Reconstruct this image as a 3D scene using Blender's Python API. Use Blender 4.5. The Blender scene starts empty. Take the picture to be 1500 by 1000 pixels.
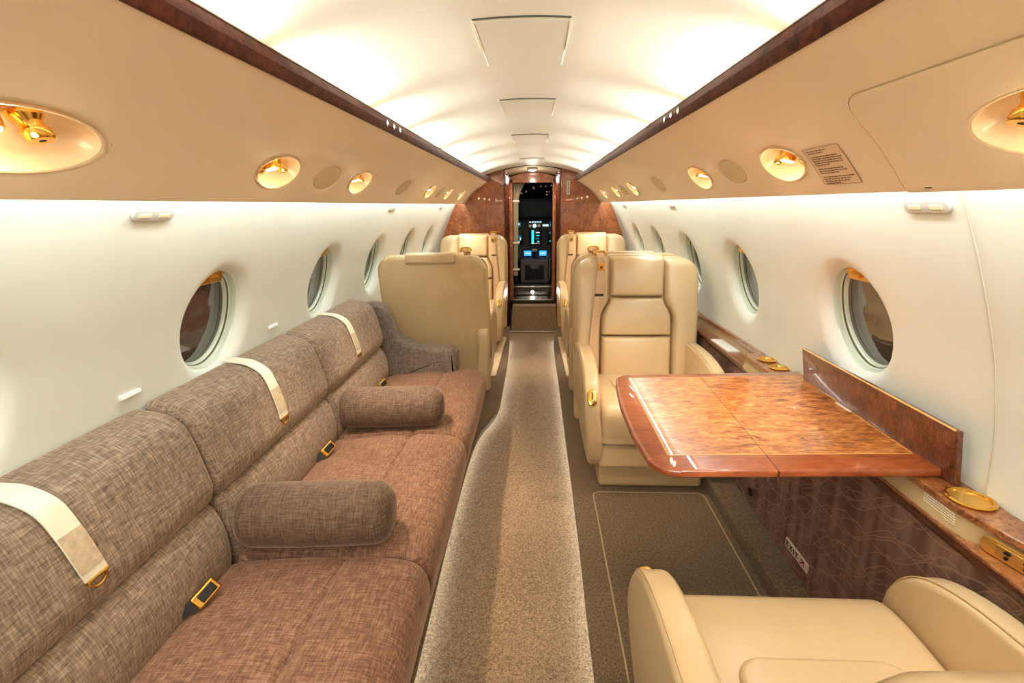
import bpy, bmesh, math, random
from mathutils import Vector, Matrix
random.seed(7)
S = bpy.context.scene
COL = S.collection
PI = math.pi

# ------------------------------------------------------------------ materials
def lin(r, g, b):
    f = lambda c: (c/255/12.92) if c/255 <= .04045 else ((c/255+.055)/1.055)**2.4
    return (f(r), f(g), f(b), 1)

class NT:
    """tiny helper round a material node tree"""
    def __init__(s, name):
        s.m = bpy.data.materials.new(name); s.m.use_nodes = True
        s.t = s.m.node_tree; s.n = s.t.nodes; s.l = s.t.links
        s.b = s.n['Principled BSDF']
    def node(s, typ, ins=None, **kw):
        n = s.n.new(typ)
        for k, v in kw.items(): setattr(n, k, v)
        for k, v in (ins or {}).items():
            if isinstance(v, bpy.types.NodeSocket): s.l.new(v, n.inputs[k])
            else: n.inputs[k].default_value = v
        return n
    def math(s, op, a, b=None, c=None):
        n = s.n.new('ShaderNodeMath'); n.operation = op
        for i, v in enumerate((a, b, c)):
            if v is None: continue
            if isinstance(v, bpy.types.NodeSocket): s.l.new(v, n.inputs[i])
            else: n.inputs[i].default_value = v
        return n.outputs[0]
    def coord(s, kind='Object', scale=(1, 1, 1), rot=(0, 0, 0)):
        tc = s.n.new('ShaderNodeTexCoord')
        mp = s.n.new('ShaderNodeMapping')
        mp.inputs['Scale'].default_value = scale; mp.inputs['Rotation'].default_value = rot
        s.l.new(tc.outputs[kind], mp.inputs['Vector']); return mp.outputs[0]
    def noise(s, vec, scale=5, detail=4, rough=.5, dist=0):
        n = s.node('ShaderNodeTexNoise', {'Scale': scale, 'Detail': detail, 'Roughness': rough, 'Distortion': dist})
        s.l.new(vec, n.inputs['Vector']); return n.outputs['Fac']
    def ramp(s, fac, stops):
        r = s.n.new('ShaderNodeValToRGB'); s.l.new(fac, r.inputs[0])
        e = r.color_ramp.elements
        while len(e) < len(stops): e.new(.5)
        for el, (p, c) in zip(e, stops): el.position = p; el.color = c
        return r.outputs[0]
    def mix(s, fac, a, b, mode='MIX'):
        n = s.n.new('ShaderNodeMix'); n.data_type = 'RGBA'; n.blend_type = mode
        for i, v in ((0, fac), (6, a), (7, b)):
            if isinstance(v, bpy.types.NodeSocket): s.l.new(v, n.inputs[i])
            else: n.inputs[i].default_value = v
        return n.outputs[2]
    def bump(s, h, strength=.2, dist=.002):
        n = s.n.new('ShaderNodeBump'); n.inputs['Strength'].default_value = strength
        n.inputs['Distance'].default_value = dist
        s.l.new(h, n.inputs['Height']); s.l.new(n.outputs[0], s.b.inputs['Normal'])
    def col(s, c):
        if isinstance(c, bpy.types.NodeSocket): s.l.new(c, s.b.inputs['Base Color'])
        else: s.b.inputs['Base Color'].default_value = c
    def set(s, **k):
        for a, v in k.items(): s.b.inputs[a.replace('_', ' ')].default_value = v

M = {}
def plain(name, c, rough=.5, metal=0, coat=0, emit=None, es=0, var=.04, sc=6):
    t = NT(name)
    v = t.coord('Object')
    n = t.noise(v, sc, 3)
    dark = tuple(x*(1-var*2) for x in c[:3])+(1,); light = tuple(min(1, x*(1+var)) for x in c[:3])+(1,)
    t.col(t.ramp(n, [(.3, dark), (.7, light)]))
    t.set(Roughness=rough, Metallic=metal)
    if coat: t.b.inputs['Coat Weight'].default_value = coat; t.b.inputs['Coat Roughness'].default_value = .04
    if emit: t.b.inputs['Emission Color'].default_value = emit; t.b.inputs['Emission Strength'].default_value = es
    M[name] = t.m; return t

def emission(name, c, s):
    t = NT(name); t.col((0, 0, 0, 1)); t.b.inputs['Emission Color'].default_value = c
    t.b.inputs['Emission Strength'].default_value = s; M[name] = t.m

def leather(name, c, rough=.36):
    t = NT(name); v = t.coord('Object')
    big = t.noise(v, 3.5, 3)
    c2 = tuple(x*.88 for x in c[:3])+(1,)
    t.col(t.ramp(big, [(.3, c2), (.7, c)]))
    fine = t.noise(v, 420, 2); fold = t.noise(v, 14, 3, .5, .6)
    h = t.math('ADD', t.math('MULTIPLY', fine, .15), t.math('MULTIPLY', fold, 1.3))
    t.bump(h, .28, .005)
    t.set(Roughness=rough); t.b.inputs['Specular IOR Level'].default_value = .62
    M[name] = t.m
leather('leather', lin(212, 184, 142), .30)
leather('leather_shell', lin(210, 180, 134), .40)

def vinyl(name, c, rough=.55, bs=.12):
    t = NT(name); v = t.coord('Object')
    n = t.noise(v, 2.0, 3)
    c2 = tuple(x*.95 for x in c[:3])+(1,)
    t.col(t.ramp(n, [(.35, c2), (.65, c)]))
    t.bump(t.noise(v, 160, 2), bs, .001); t.set(Roughness=rough); M[name] = t.m
vinyl('wall_vinyl', lin(232, 233, 222))
vinyl('valance_vinyl', lin(244, 221, 188), .5)
vinyl('hatch_vinyl', lin(244, 221, 188), .5)
vinyl('ceiling_vinyl', lin(238, 230, 210), .6)
vinyl('soffit_vinyl', lin(214, 196, 160), .35)

def carpet(name, a, b):
    t = NT(name); v = t.coord('Object')
    n = t.noise(v, 260, 3, .7); n2 = t.noise(v, 4, 3); n3 = t.noise(v, 120, 2, .6)
    f = t.math('ADD', t.math('MULTIPLY', n, .62), t.math('MULTIPLY', n3, .38))
    c = t.ramp(f, [(.40, a), (.60, b)])
    c = t.mix(t.math('MULTIPLY', n2, .35), c, tuple(x*.75 for x in b[:3])+(1,))
    t.col(c); t.bump(f, .9, .006); t.set(Roughness=.95)
    t.b.inputs['Sheen Weight'].default_value = .15
    M[name] = t.m
carpet('carpet', lin(52, 38, 22), lin(142, 114, 80))
carpet('aisle_carpet', lin(88, 68, 46), lin(182, 150, 114))

def chenille(name, a, b, c3):
    t = NT(name)
    n1 = t.noise(t.coord('Object', (34, 300, 34)), 1, 2, .6)
    n2 = t.noise(t.coord('Object', (300, 34, 34)), 1, 2, .6)
    n3 = t.noise(t.coord('Object', (34, 34, 300)), 1, 2, .6)
    tc = t.n.new('ShaderNodeTexCoord'); sp_ = t.n.new('ShaderNodeSeparateXYZ'); t.l.new(tc.outputs['Normal'], sp_.inputs[0])
    up = t.math('GREATER_THAN', t.math('ABSOLUTE', sp_.outputs[2]), .7)
    warp_ = t.math('ADD', t.math('MULTIPLY', n2, up), t.math('MULTIPLY', n3, t.math('SUBTRACT', 1, up)))
    side_ = t.math('GREATER_THAN', t.math('ABSOLUTE', sp_.outputs[1]), .7)
    n1 = t.math('ADD', t.math('MULTIPLY', n2, side_), t.math('MULTIPLY', n1, t.math('SUBTRACT', 1, side_)))
    f = t.math('MULTIPLY', t.math('ADD', n1, warp_), .5)
    c = t.ramp(f, [(.33, a), (.5, b), (.67, c3)])
    blot = t.noise(t.coord('Object'), 6, 4, .6, .8)
    c = t.mix(t.math('MULTIPLY', t.math('SUBTRACT', blot, .45), .55), c, tuple(x*.62 for x in b[:3])+(1,))
    t.col(c); t.bump(f, .6, .003); t.set(Roughness=.85)
    t.b.inputs['Sheen Weight'].default_value = .55; t.b.inputs['Sheen Roughness'].default_value = .35
    t.b.inputs['Sheen Tint'].default_value = lin(225, 190, 165)
    M[name] = t.m
chenille('sofa_back', lin(86, 70, 56), lin(134, 112, 92), lin(178, 154, 130))
chenille('sofa_seat', lin(80, 50, 36), lin(124, 86, 64), lin(162, 122, 96))
chenille('sofa_arm', lin(74, 62, 54), lin(108, 94, 82), lin(140, 124, 108))
chenille('bolster_cloth', lin(62, 46, 34), lin(92, 70, 53), lin(122, 98, 76))

def wood(name, dark, mid, light,  scale=(18, 7, 18), coat=.9, rough=.28, fig=4, dist=2.0, rot=(0, 0, 0), wt=(.32, .42, .26)):
    t = NT(name); v = t.coord('Object', scale)
    n = t.noise(v, 1.0, 5, .6, dist)
    v2 = t.coord('Object', tuple(s*fig for s in scale), rot)
    n2 = t.noise(v2, 1.0, 5, .68, 1.2)
    n3 = t.noise(t.coord('Object', tuple(s*fig*3.2 for s in scale), rot), 1.0, 3, .6, .4)
    f = t.math('ADD', t.math('ADD', t.math('MULTIPLY', n, wt[0]), t.math('MULTIPLY', n2, wt[1])), t.math('MULTIPLY', n3, wt[2]))
    t.col(t.ramp(f, [(.38, dark), (.5, mid), (.62, light)]))
    t.set(Roughness=rough); t.b.inputs['Coat Weight'].default_value = coat
    t.b.inputs['Coat Roughness'].default_value = .03
    M[name] = t.m
wood('burl_table', lin(104, 46, 16), lin(184, 106, 48), lin(226, 156, 84), (4, 13, 9), fig=4.2, rot=(0, 0, .45), wt=(.15, .6, .25))
wood('table_border', lin(120, 52, 24), lin(150, 72, 34), lin(176, 92, 46), (4, 12, 10))
wood('burl_board', lin(46, 18, 9), lin(98, 48, 25), lin(138, 76, 44), (10, 16, 7), fig=5)
wood('burl_ledge', lin(70, 32, 14), lin(150, 88, 46), lin(190, 130, 84), (12, 9, 12), fig=6)
wood('burl_strip', lin(38, 14, 8), lin(76, 33, 20), lin(98, 48, 32), (8, 8, 8), .0, .5)
M['burl_strip'].node_tree.nodes['Principled BSDF'].inputs['Specular IOR Level'].default_value = .2
wood('burl_bulkhead', lin(104, 48, 17), lin(160, 86, 37), lin(194, 116, 56), (7, 7, 5), .7, .3, fig=5)
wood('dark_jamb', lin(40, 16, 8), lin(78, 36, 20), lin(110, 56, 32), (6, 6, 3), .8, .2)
wood('rail_wood', lin(40, 18, 10), lin(74, 36, 20), lin(98, 52, 30), (12, 6, 12), .5)

plain('capsule_white', lin(196, 190, 182), .4, var=.01)
plain('seam', lin(206, 198, 178), .5)
plain('gold', lin(232, 178, 84), .16, 1, var=.03)
plain('gold_soft', lin(214, 176, 104), .3, 1, var=.03)
plain('cup_gold', lin(240, 190, 96), .35, .85, var=.03)
plain('chrome', lin(210, 205, 198), .18, 1, var=.02)
plain('black', lin(12, 11, 10), .35, var=.1)
plain('black_band', lin(24, 22, 22), .6, var=.05)
plain('hole', lin(8, 6, 5), .8)
plain('beige_fascia', lin(186, 160, 118), .45, var=.03)
plain('strap', lin(208, 170, 134), .45, var=.05, sc=60)
plain('sofa_strap', lin(236, 224, 200), .4, var=.04, sc=40)
plain('strap_patch', lin(200, 178, 146), .7, var=.1, sc=90)
plain('white_plastic', lin(238, 236, 232), .35, var=.01)
plain('sign_white', lin(226, 206, 190), .4, var=.01)
plain('sign_black', lin(20, 14, 12), .5)
plain('sign_red', lin(140, 16, 20), .5)
plain('red_band', lin(190, 60, 30), .3)
plain('inlay', lin(232, 170, 90), .25, coat=.9)
plain('frame_green', lin(214, 222, 204), .2, coat=.5, var=.02)
plain('frame_dark', lin(84, 84, 72), .3, var=.02)
plain('placard_print', lin(110, 74, 50), .6)
plain('placard_film', lin(232, 202, 166), .3, var=.01)
plain('tiny_print', lin(238, 228, 205), .5)
plain('bowl', lin(240, 214, 176), .35, coat=.3, var=.01)
plain('speaker_cloth', lin(214, 194, 152), .7, var=.02)
plain('dark_floor', lin(34, 28, 24), .08, coat=.8)
plain('cockpit_grey', lin(118, 108, 102), .5)
plain('cockpit_dark', lin(22, 21, 22), .6)
plain('cockpit_panel', lin(92, 96, 98), .5)
plain('glareshield', lin(34, 32, 34), .7)
plain('curtain', lin(206, 194, 160), .8, var=.05, sc=30)
plain('steel_trim', lin(170, 162, 150), .22, 1)
plain('foot_plate', lin(214, 190, 156), .5, var=.03)
emission('lamp_warm', (1, .80, .55, 1), 22)
emission('lamp_white', (1, .96, .86, 1), 14)
emission('lamp_floor', (1, .86, .66, 1), 60)
emission('led', (.85, .97, 1, 1), 12)
emission('screen_blue', (.05, .32, 1, 1), 1.3)
emission('screen_cyan', (.02, .75, .85, 1), 1.4)
emission('screen_teal', (.01, .22, .28, 1), .6)
emission('screen_white', (.6, .9, 1, 1), 1.0)
emission('switch_amber', (1, .55, .3, 1), .45)

def glass_pane():
    t = NT('night_glass'); v = t.coord('Object')
    t.col(t.ramp(t.noise(v, 3, 2), [(.3, lin(52, 40, 33)), (.7, lin(66, 52, 43))]))  # brown base carries the cabin's reflection, painted into the pane colour
    t.set(Roughness=.04); t.b.inputs['IOR'].default_value = 1.6
    t.b.inputs['Coat Weight'].default_value = 1; t.b.inputs['Coat Roughness'].default_value = .02
    M['night_glass'] = t.m
glass_pane()

def pattern_cloth():
    """woven panel with running curved lines that pair up into leaf shapes"""
    t = NT('pattern_cloth')
    tc = t.n.new('ShaderNodeTexCoord'); sep = t.n.new('ShaderNodeSeparateXYZ')
    t.l.new(tc.outputs['Object'], sep.inputs[0])
    nz = t.noise(tc.outputs['Object'], 7, 2)
    y = t.math('ADD', sep.outputs[1], t.math('MULTIPLY', nz, .05)); z = t.math('ADD', sep.outputs[2], t.math('MULTIPLY', nz, .05))
    tot = None
    for amp, k, ph, per, w in ((.026, 26, 0, .085, .022), (-.024, 26, .5, .085, .022), (.020, 40, 1.3, .070, .02), (.034, 18, 2.2, .105, .018), (-.030, 18, 2.6, .105, .018)):
        u = t.math('ADD', t.math('ADD', z, t.math('MULTIPLY', y, .35)), t.math('MULTIPLY', t.math('SINE', t.math('ADD', t.math('MULTIPLY', y, k), ph)), amp))
        fr = t.math('FRACT', t.math('DIVIDE', t.math('ADD', u, 5), per))
        d = t.math('ABSOLUTE', t.math('SUBTRACT', fr, .5))
        line = t.math('LESS_THAN', d, w)
        tot = line if tot is None else t.math('MAXIMUM', tot, line)
    warp = t.noise(t.coord('Object', (1, 9, 2)), 3, 2)
    base = t.ramp(warp, [(.35, lin(104, 74, 62)), (.65, lin(148, 114, 100))])
    thr = t.noise(t.coord('Object', (1, 30, 500)), 1, 2)
    base = t.mix(t.math('MULTIPLY', thr, .4), base, lin(60, 40, 34))
    t.col(t.mix(t.math('MULTIPLY', tot, .42), base, lin(178, 138, 116)))
    t.set(Roughness=.8); M['pattern_cloth'] = t.m
pattern_cloth()

# ------------------------------------------------------------------ mesh helpers
class MB:
    def __init__(s): s.v = []; s.f = []; s.mi = []
    def add(s, v, f, mi=0):
        o = len(s.v); s.v += [tuple(p) for p in v]; s.f += [tuple(i+o for i in q) for q in f]; s.mi += [mi]*len(f); return s
    def xf(s, mat):
        s.v = [tuple(mat @ Vector(p)) for p in s.v]; return s
    def warp(s, fn):
        s.v = [tuple(fn(*p)) for p in s.v]; return s
    def build(s, name, mats, parent=None, smooth=True, angle=40, loc=None, weld=1e-5):
        me = bpy.data.meshes.new(name)
        me.from_pydata(s.v, [], s.f)
        for m in (mats if isinstance(mats, (list, tuple)) else [mats]): me.materials.append(M[m])
        for p, i in zip(me.polygons, s.mi): p.material_index = i
        bm = bmesh.new(); bm.from_mesh(me)
        bmesh.ops.remove_doubles(bm, verts=bm.verts, dist=weld)
        bmesh.ops.recalc_face_normals(bm, faces=bm.faces)
        if smooth:
            for f in bm.faces: f.smooth = True
            for e in bm.edges:
                if len(e.link_faces) == 2 and e.calc_face_angle(0) > math.radians(angle): e.smooth = False
        bm.to_mesh(me); bm.free()
        o = bpy.data.objects.new(name, me); COL.objects.link(o)
        if parent: o.parent = parent
        if loc: o.location = loc
        return o

def rbox(c, h, r=.01, k=3, crown=(0, 0, 0), n=6):
    """box with rounded edges; h = half sizes; crown = how far each pair of faces bulges"""
    r = min(r, min(h)*.999)
    def pos(hh):
        L = [-hh + r*(1-math.tan(math.radians(45*(1-i/k)))) for i in range(k)]
        m = [-(hh-r)+2*(hh-r)*i/n for i in range(n+1)]
        return L+m+[-q for q in reversed(L)]
    P = [pos(q) for q in h]
    mb = MB()
    for ax in range(3):
        a, b = [(1, 2), (2, 0), (0, 1)][ax]
        for sg in (-1, 1):
            vs = []; A, B = P[a], P[b]
            for u in A:
                for w in B:
                    p = [0, 0, 0]; p[ax] = sg*h[ax]; p[a] = u; p[b] = w
                    inn = [max(-(h[i]-r), min(h[i]-r, p[i])) for i in range(3)]
                    d = Vector([p[i]-inn[i] for i in range(3)])
                    if d.length > 1e-9: d = d.normalized()*r
                    q = [inn[i]+d[i] for i in range(3)]
                    for i in range(3):
                        if crown[i]:
                            o = [j for j in range(3) if j != i]
                            wgt = (1-min(1, abs(q[o[0]])/h[o[0]])**2.5)*(1-min(1, abs(q[o[1]])/h[o[1]])**2.5)
                            q[i] += crown[i]*wgt*(q[i]/h[i])
                    vs.append([q[i]+c[i] for i in range(3)])
            nb = len(B)
            fs = [(i*nb+j, (i+1)*nb+j, (i+1)*nb+j+1, i*nb+j+1) for i in range(len(A)-1) for j in range(nb-1)]
            mb.add(vs, fs)
    return mb

def catmull(pts, n=6, closed=True):
    out = []; N = len(pts)
    rng = range(N) if closed else range(N-1)
    for i in rng:
        g = lambda j: pts[j % N] if closed else pts[max(0, min(N-1, j))]
        p0, p1, p2, p3 = g(i-1), g(i), g(i+1), g(i+2)
        for k in range(n):
            t = k/n
            out.append(tuple(.5*((2*p1[d])+(-p0[d]+p2[d])*t+(2*p0[d]-5*p1[d]+4*p2[d]-p3[d])*t*t+(-p0[d]+3*p1[d]-3*p2[d]+p3[d])*t**3) for d in range(len(p1))))
    if not closed: out.append(tuple(pts[-1]))
    return out

def round_poly(pts, r, k=5):
    """polygon with rounded corners; r one radius or one per corner"""
    out = []; N = len(pts)
    for i in range(N):
        rr = r[i] if isinstance(r, (list, tuple)) else r
        p = Vector(pts[i]); a = Vector(pts[i-1])-p; b = Vector(pts[(i+1) % N])-p
        la, lb = a.length, b.length; a.normalize(); b.normalize()
        ang = a.angle(b, PI)
        if rr <= 0 or ang > PI-.02: out.append(tuple(p)); continue
        d = min(rr/math.tan(ang/2), la*.49, lb*.49); rad = d*math.tan(ang/2)
        c = p+(a+b).normalized()*(rad/math.sin(ang/2))
        s = p+a*d-c; e = p+b*d-c
        sa = math.atan2(s.y, s.x); ea = math.atan2(e.y, e.x); da = (ea-sa+PI) % (2*PI)-PI
        for j in range(k+1):
            t = sa+da*j/k; out.append((c.x+rad*math.cos(t), c.y+rad*math.sin(t)))
    return out

def loft(poly, axis, a0, a1, r=.02, k=4, mid=1, crown=0, r0=None):
    """closed 2-D outline swept along axis (0,1,2) with rounded ends.  outline coords are the other two axes in order"""
    N = len(poly); P = [Vector(p) for p in poly]
    area = sum(P[i].x*P[(i+1) % N].y-P[(i+1) % N].x*P[i].y for i in range(N))
    nrm = []
    for i in range(N):
        t = P[(i+1) % N]-P[i-1]
        n = Vector((t.y, -t.x)) if area > 0 else Vector((-t.y, t.x))
        nrm.append(n.normalized() if n.length > 1e-9 else Vector((0, 0)))
    cen = sum(P, Vector((0, 0)))/N
    st = []
    ra = r if r0 is None else r0
    for j in range(k+1):
        th = PI/2*j/k; st.append((a0+ra*(1-math.sin(th)), ra*(1-math.cos(th))))
    for j in range(1, mid): st.append((a0+ra+(a1-a0-ra-r)*j/mid, 0))
    st[:k+1] = [(a0+ra*(1-math.cos(PI/2*j/k)), ra*(1-math.sin(PI/2*j/k))) for j in range(k+1)]
    st += [(a1-r*(1-math.cos(PI/2*j/k)), r*(1-math.sin(PI/2*j/k))) for j in range(k, -1, -1)]
    vs = []; 
    for a, ins in st:
        for p, n in zip(P, nrm):
            q = p-n*ins
            c = [0, 0, 0]; o = [i for i in range(3) if i != axis]
            c[axis] = a; c[o[0]] = q.x; c[o[1]] = q.y; vs.append(c)
    fs = []
    for i in range(len(st)-1):
        for j in range(N): fs.append((i*N+j, i*N+(j+1) % N, (i+1)*N+(j+1) % N, (i+1)*N+j))
    fs.append(tuple(range(N-1, -1, -1))); fs.append(tuple((len(st)-1)*N+j for j in range(N)))
    return MB().add(vs, fs)

def tube(path, r, seg=10, closed=False, cap=True):
    P = [Vector(p) for p in path]; N = len(P); vs = []; fs = []
    rr = r if isinstance(r, (list, tuple)) else [r]*N
    prev = None
    for i, p in enumerate(P):
        t = ((P[(i+1) % N]-P[i-1]) if closed else (P[min(N-1, i+1)]-P[max(0, i-1)])).normalized()
        if prev is None:
            a = Vector((0, 0, 1)) if abs(t.z) < .9 else Vector((1, 0, 0)); u = t.cross(a).normalized()
        else: u = (prev-t*prev.dot(t)).normalized()
        prev = u; w = t.cross(u)
        for k in range(seg):
            a = 2*PI*k/seg; vs.append(p+(u*math.cos(a)+w*math.sin(a))*rr[i])
    M_ = N if closed else N-1
    for i in range(M_):
        for k in range(seg): fs.append((i*seg+k, i*seg+(k+1) % seg, ((i+1) % N)*seg+(k+1) % seg, ((i+1) % N)*seg+k))
    if cap and not closed:
        fs.append(tuple(range(seg-1, -1, -1))); fs.append(tuple((N-1)*seg+k for k in range(seg)))
    return MB().add(vs, fs)

def lathe(prof, seg=32, sx=1, sy=1):
    """profile [(r,z)] about Z"""
    vs = []; fs = []; n = len(prof)
    for k in range(seg):
        a = 2*PI*k/seg
        for r, z in prof: vs.append((r*math.cos(a)*sx, r*math.sin(a)*sy, z))
    for k in range(seg):
        for i in range(n-1):
            a, b = k*n+i, ((k+1) % seg)*n+i; fs.append((a, b, b+1, a+1))
    if prof[0][0] > 1e-6: fs.append(tuple(k*n for k in range(seg)))
    if prof[-1][0] > 1e-6: fs.append(tuple(k*n+n-1 for k in range(seg)))
    return MB().add(vs, fs)

def ribbon(path, side, width, th=.002):
    """flat strap along path; side = direction across"""
    P = [Vector(p) for p in path]; sd = Vector(side).normalized(); vs = []; fs = []
    for i, p in enumerate(P):
        t = (P[min(len(P)-1, i+1)]-P[max(0, i-1)]).normalized(); n = t.cross(sd).normalized()
        for a, b in ((-1, -1), (1, -1), (1, 1), (-1, 1)): vs.append(p+sd*(a*width/2)+n*(b*th/2))
    for i in range(len(P)-1):
        for k in range(4): fs.append((i*4+k, i*4+(k+1) % 4, i*4+4+(k+1) % 4, i*4+4+k))
    m = (len(P)-1)*4; fs += [(3, 2, 1, 0), (m, m+1, m+2, m+3)]
    return MB().add(vs, fs)

def frame_mat(o, x, y, z):
    m = Matrix.Identity(4)
    for i, a in enumerate((x, y, z)):
        for j in range(3): m[j][i] = a[j]
    for j in range(3): m[j][3] = o[j]
    return m

def tag(o, label=None, cat=None, group=None, kind=None):
    if label: o['label'] = label
    if cat: o['category'] = cat
    if group: o['group'] = group
    if kind: o['kind'] = kind
    return o
def empty(name, loc=(0, 0, 0), rz=0, **k):
    o = bpy.data.objects.new(name, None); COL.objects.link(o); o.location = loc; o.rotation_euler.z = rz
    o.empty_display_size = .05
    return tag(o, **k)
def copy_tree(o, parent=None):
    c = o.copy(); COL.objects.link(c)
    if parent: c.parent = parent
    for ch in [q for q in bpy.data.objects if q.parent == o]: copy_tree(ch, c)
    return c

# ------------------------------------------------------------------ cabin section
ZC = 1.584
YB, YA = 4.90, -0.95            # forward bulkhead, aft end
wall_ctrl = [(-.08, .885), (0, .90), (.15, .912), (.35, .925), (.55, .935), (.65, .935), (.75, .925), (.83, .909), (.93, .883), (1.02, .85), (1.10, .817), (1.18, .78), (1.24, .748), (1.31, .705)]
WP = catmull([(x, z) for z, x in wall_ctrl], 6, closed=False)
VP = catmull([(.422, 1.441), (.48, 1.405), (.54, 1.363), (.60, 1.306), (.655, 1.238)], 8, closed=False)

class Prof:
    def __init__(s, pts):
        s.p = pts; s.t = [0]
        for a, b in zip(pts, pts[1:]): s.t.append(s.t[-1]+math.hypot(b[0]-a[0], b[1]-a[1]))
    def at(s, t):
        t = max(0, min(s.t[-1], t))
        for i in range(len(s.t)-1):
            if t <= s.t[i+1]+1e-9:
                k = (t-s.t[i])/(s.t[i+1]-s.t[i]); a, b = s.p[i], s.p[i+1]
                return (a[0]+(b[0]-a[0])*k, a[1]+(b[1]-a[1])*k)
    def nrm(s, t):     # outward (away from cabin)
        a, b = s.at(t-.006), s.at(t+.006); dx, dz = b[0]-a[0], b[1]-a[1]; L = math.hypot(dx, dz)
        n = (dz/L, -dx/L)
        return n if n[0] > 0 else (-n[0], -n[1])
    def tz(s, z):
        for i in range(len(s.p)-1):
            a, b = s.p[i], s.p[i+1]
            if (a[1]-z)*(b[1]-z) <= 0: return s.t[i]+(s.t[i+1]-s.t[i])*((z-a[1])/(b[1]-a[1]) if b[1] != a[1] else 0)
    def pt(s, sg, Y, t, d=0):
        x, z = s.at(t); n = s.nrm(t); return (sg*(x+n[0]*d), Y, z+n[1]*d)
wallP = Prof(WP); valP = Prof(VP)

def sheet(prof, sg, Y0, Y1, holes, tc, tb, t0=0, t1=None):
    """profile extruded along Y with flared elliptical openings. holes: (Yc, ya, a, b, rings[(scale, depth)])"""
    t1 = prof.t[-1] if t1 is None else t1
    tl = sorted(set([t for t in prof.t if t0 < t < t1 and not (tc-tb-.004 < t < tc-tb+.004) and not (tc+tb-.004 < t < tc+tb+.004)]+[t0, t1]+([tc-tb, tc+tb] if holes else [])))
    mb = MB()
    def grid(ys, ts):
        vs = [prof.pt(sg, y, t) for y in ys for t in ts]; n = len(ts)
        mb.add(vs, [(i*n+j, i*n+j+1, (i+1)*n+j+1, (i+1)*n+j) for i in range(len(ys)-1) for j in range(n-1)])
    cur = Y0
    for Yc, ya, a, b, rings in sorted(holes):
        if Yc-ya > cur: grid([cur+(Yc-ya-cur)*i/2 for i in range(3)], tl)
        m = 14; ys = [Yc-ya+2*ya*i/m for i in range(m+1)]
        lo = [t for t in tl if t <= tc-tb+1e-9]; hi = [t for t in tl if t >= tc+tb-1e-9]; md = [t for t in tl if tc-tb-1e-9 <= t <= tc+tb+1e-9]
        grid(ys, lo); grid(ys, hi)
        per = [(y, md[0]) for y in ys[:-1]]+[(ys[-1], t) for t in md[:-1]]+[(y, md[-1]) for y in reversed(ys[1:])]+[(ys[0], t) for t in reversed(md[1:])]
        loops = [[prof.pt(sg, y, t) for y, t in per]]
        for sc, dp in rings:
            L = []
            for y, t in per:
                th = math.atan2((t-tc)/tb, (y-Yc)/ya)
                L.append(prof.pt(sg, Yc+a*sc*math.cos(th), tc+b*sc*math.sin(th), dp))
            loops.append(L)
        n = len(per); vs = [p for L in loops for p in L]
        mb.add(vs, [(i*n+j, i*n+(j+1) % n, (i+1)*n+(j+1) % n, (i+1)*n+j) for i in range(len(loops)-1) for j in range(n)])
        cur = Yc+ya
    grid([cur+(Y1-cur)*i/4 for i in range(5)], tl)
    return mb

WIN_Y = [-.11, .60, 1.325, 2.065, 2.75, 3.45, 4.13]
WA, WB = .130, .146
tW = wallP.tz(.902)
flare = [(1.34, 0), (1.27, .0008), (1.20, .003), (1.13, .008), (1.07, .015), (1.03, .022), (1.0, .031)]
wn = 1
for sg, side in ((-1, 'left'), (1, 'right')):
    hs = [(y, .21, WA, WB, flare) for y in WIN_Y if not (sg > 0 and y < .7)]
    w = sheet(wallP, sg, YA, 5.35, hs, tW, .225).build('wall_'+side, 'wall_vinyl', angle=60)
    tag(w, 'cream padded cabin sidewall on the %s with oval windows' % side, 'wall', kind='structure')
    for y, *_ in hs:
        win = empty('window_%d' % wn, wallP.pt(sg, y, tW, .03), kind='structure', label='oval aircraft window on the %s side, dark outside' % side, cat='window'); wn += 1
        def ell(sc, dp, n=48): return [Vector(wallP.pt(sg, y+WA*sc*math.cos(2*PI*i/n), tW+WB*sc*math.sin(2*PI*i/n), dp))-win.location for i in range(n)]
        def ringmesh(spec, n=48):
            mb = MB(); L = [ell(*q) for q in spec]
            mb.add([p for l in L for p in l], [(i*n+j, i*n+(j+1) % n, (i+1)*n+(j+1) % n, (i+1)*n+j) for i in range(len(L)-1) for j in range(n)]); return mb
        ringmesh([(1.006, .029), (.990, .034), (.982, .046), (.955, .049)]).build('window_frame', 'frame_green', win)
        ringmesh([(.955, .049), (.950, .0525), (.944, .053)]).build('window_gasket', 'frame_dark', win)
        ringmesh([(.945, .053), (.925, .0535), (.905, .058), (.900, .068)]).build('inner_frame', 'frame_green', win)
        pane = MB(); L = ell(.908, .063); pane.add([Vector(wallP.pt(sg, y, tW, .065))-win.location]+L, [(0, i+1, (i+1) % 48+1) for i in range(48)]); pane.build('pane', 'night_glass', win, smooth=False)
        X, Z = Vector((0, 1, 0)), Vector(wallP.pt(sg, y, tW+WB, 0))-Vector(wallP.pt(sg, y, tW, 0)); Z.normalize(); Nn = X.cross(Z)*sg
        tb_ = rbox((0, 0, 0), (.046, .020, .007), .005); tb_.add(*(lambda q: (q.v, q.f))(rbox((0, -.002, .009), (.017, .008, .005), .003)))
        tb_.xf(frame_mat(Vector(wallP.pt(sg, y, tW+WB*.86, .042))-win.location, X, Z, -Nn if (Nn.x*sg) > 0 else Nn)); tb_.build('shade_tab', 'gold', win)

# right wall: exit panel seam, a thin raised welt following the wall
sm = tube([wallP.pt(1, .895-.0*t, t, -.001) for t in [wallP.tz(.62)+i*(wallP.tz(1.26)-wallP.tz(.62))/20 for i in range(21)]], .0016, 6)
tag(sm.build('trim_1', 'seam'), 'thin curved seam welt running down the right wall beside the table', 'trim', kind='structure')

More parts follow.
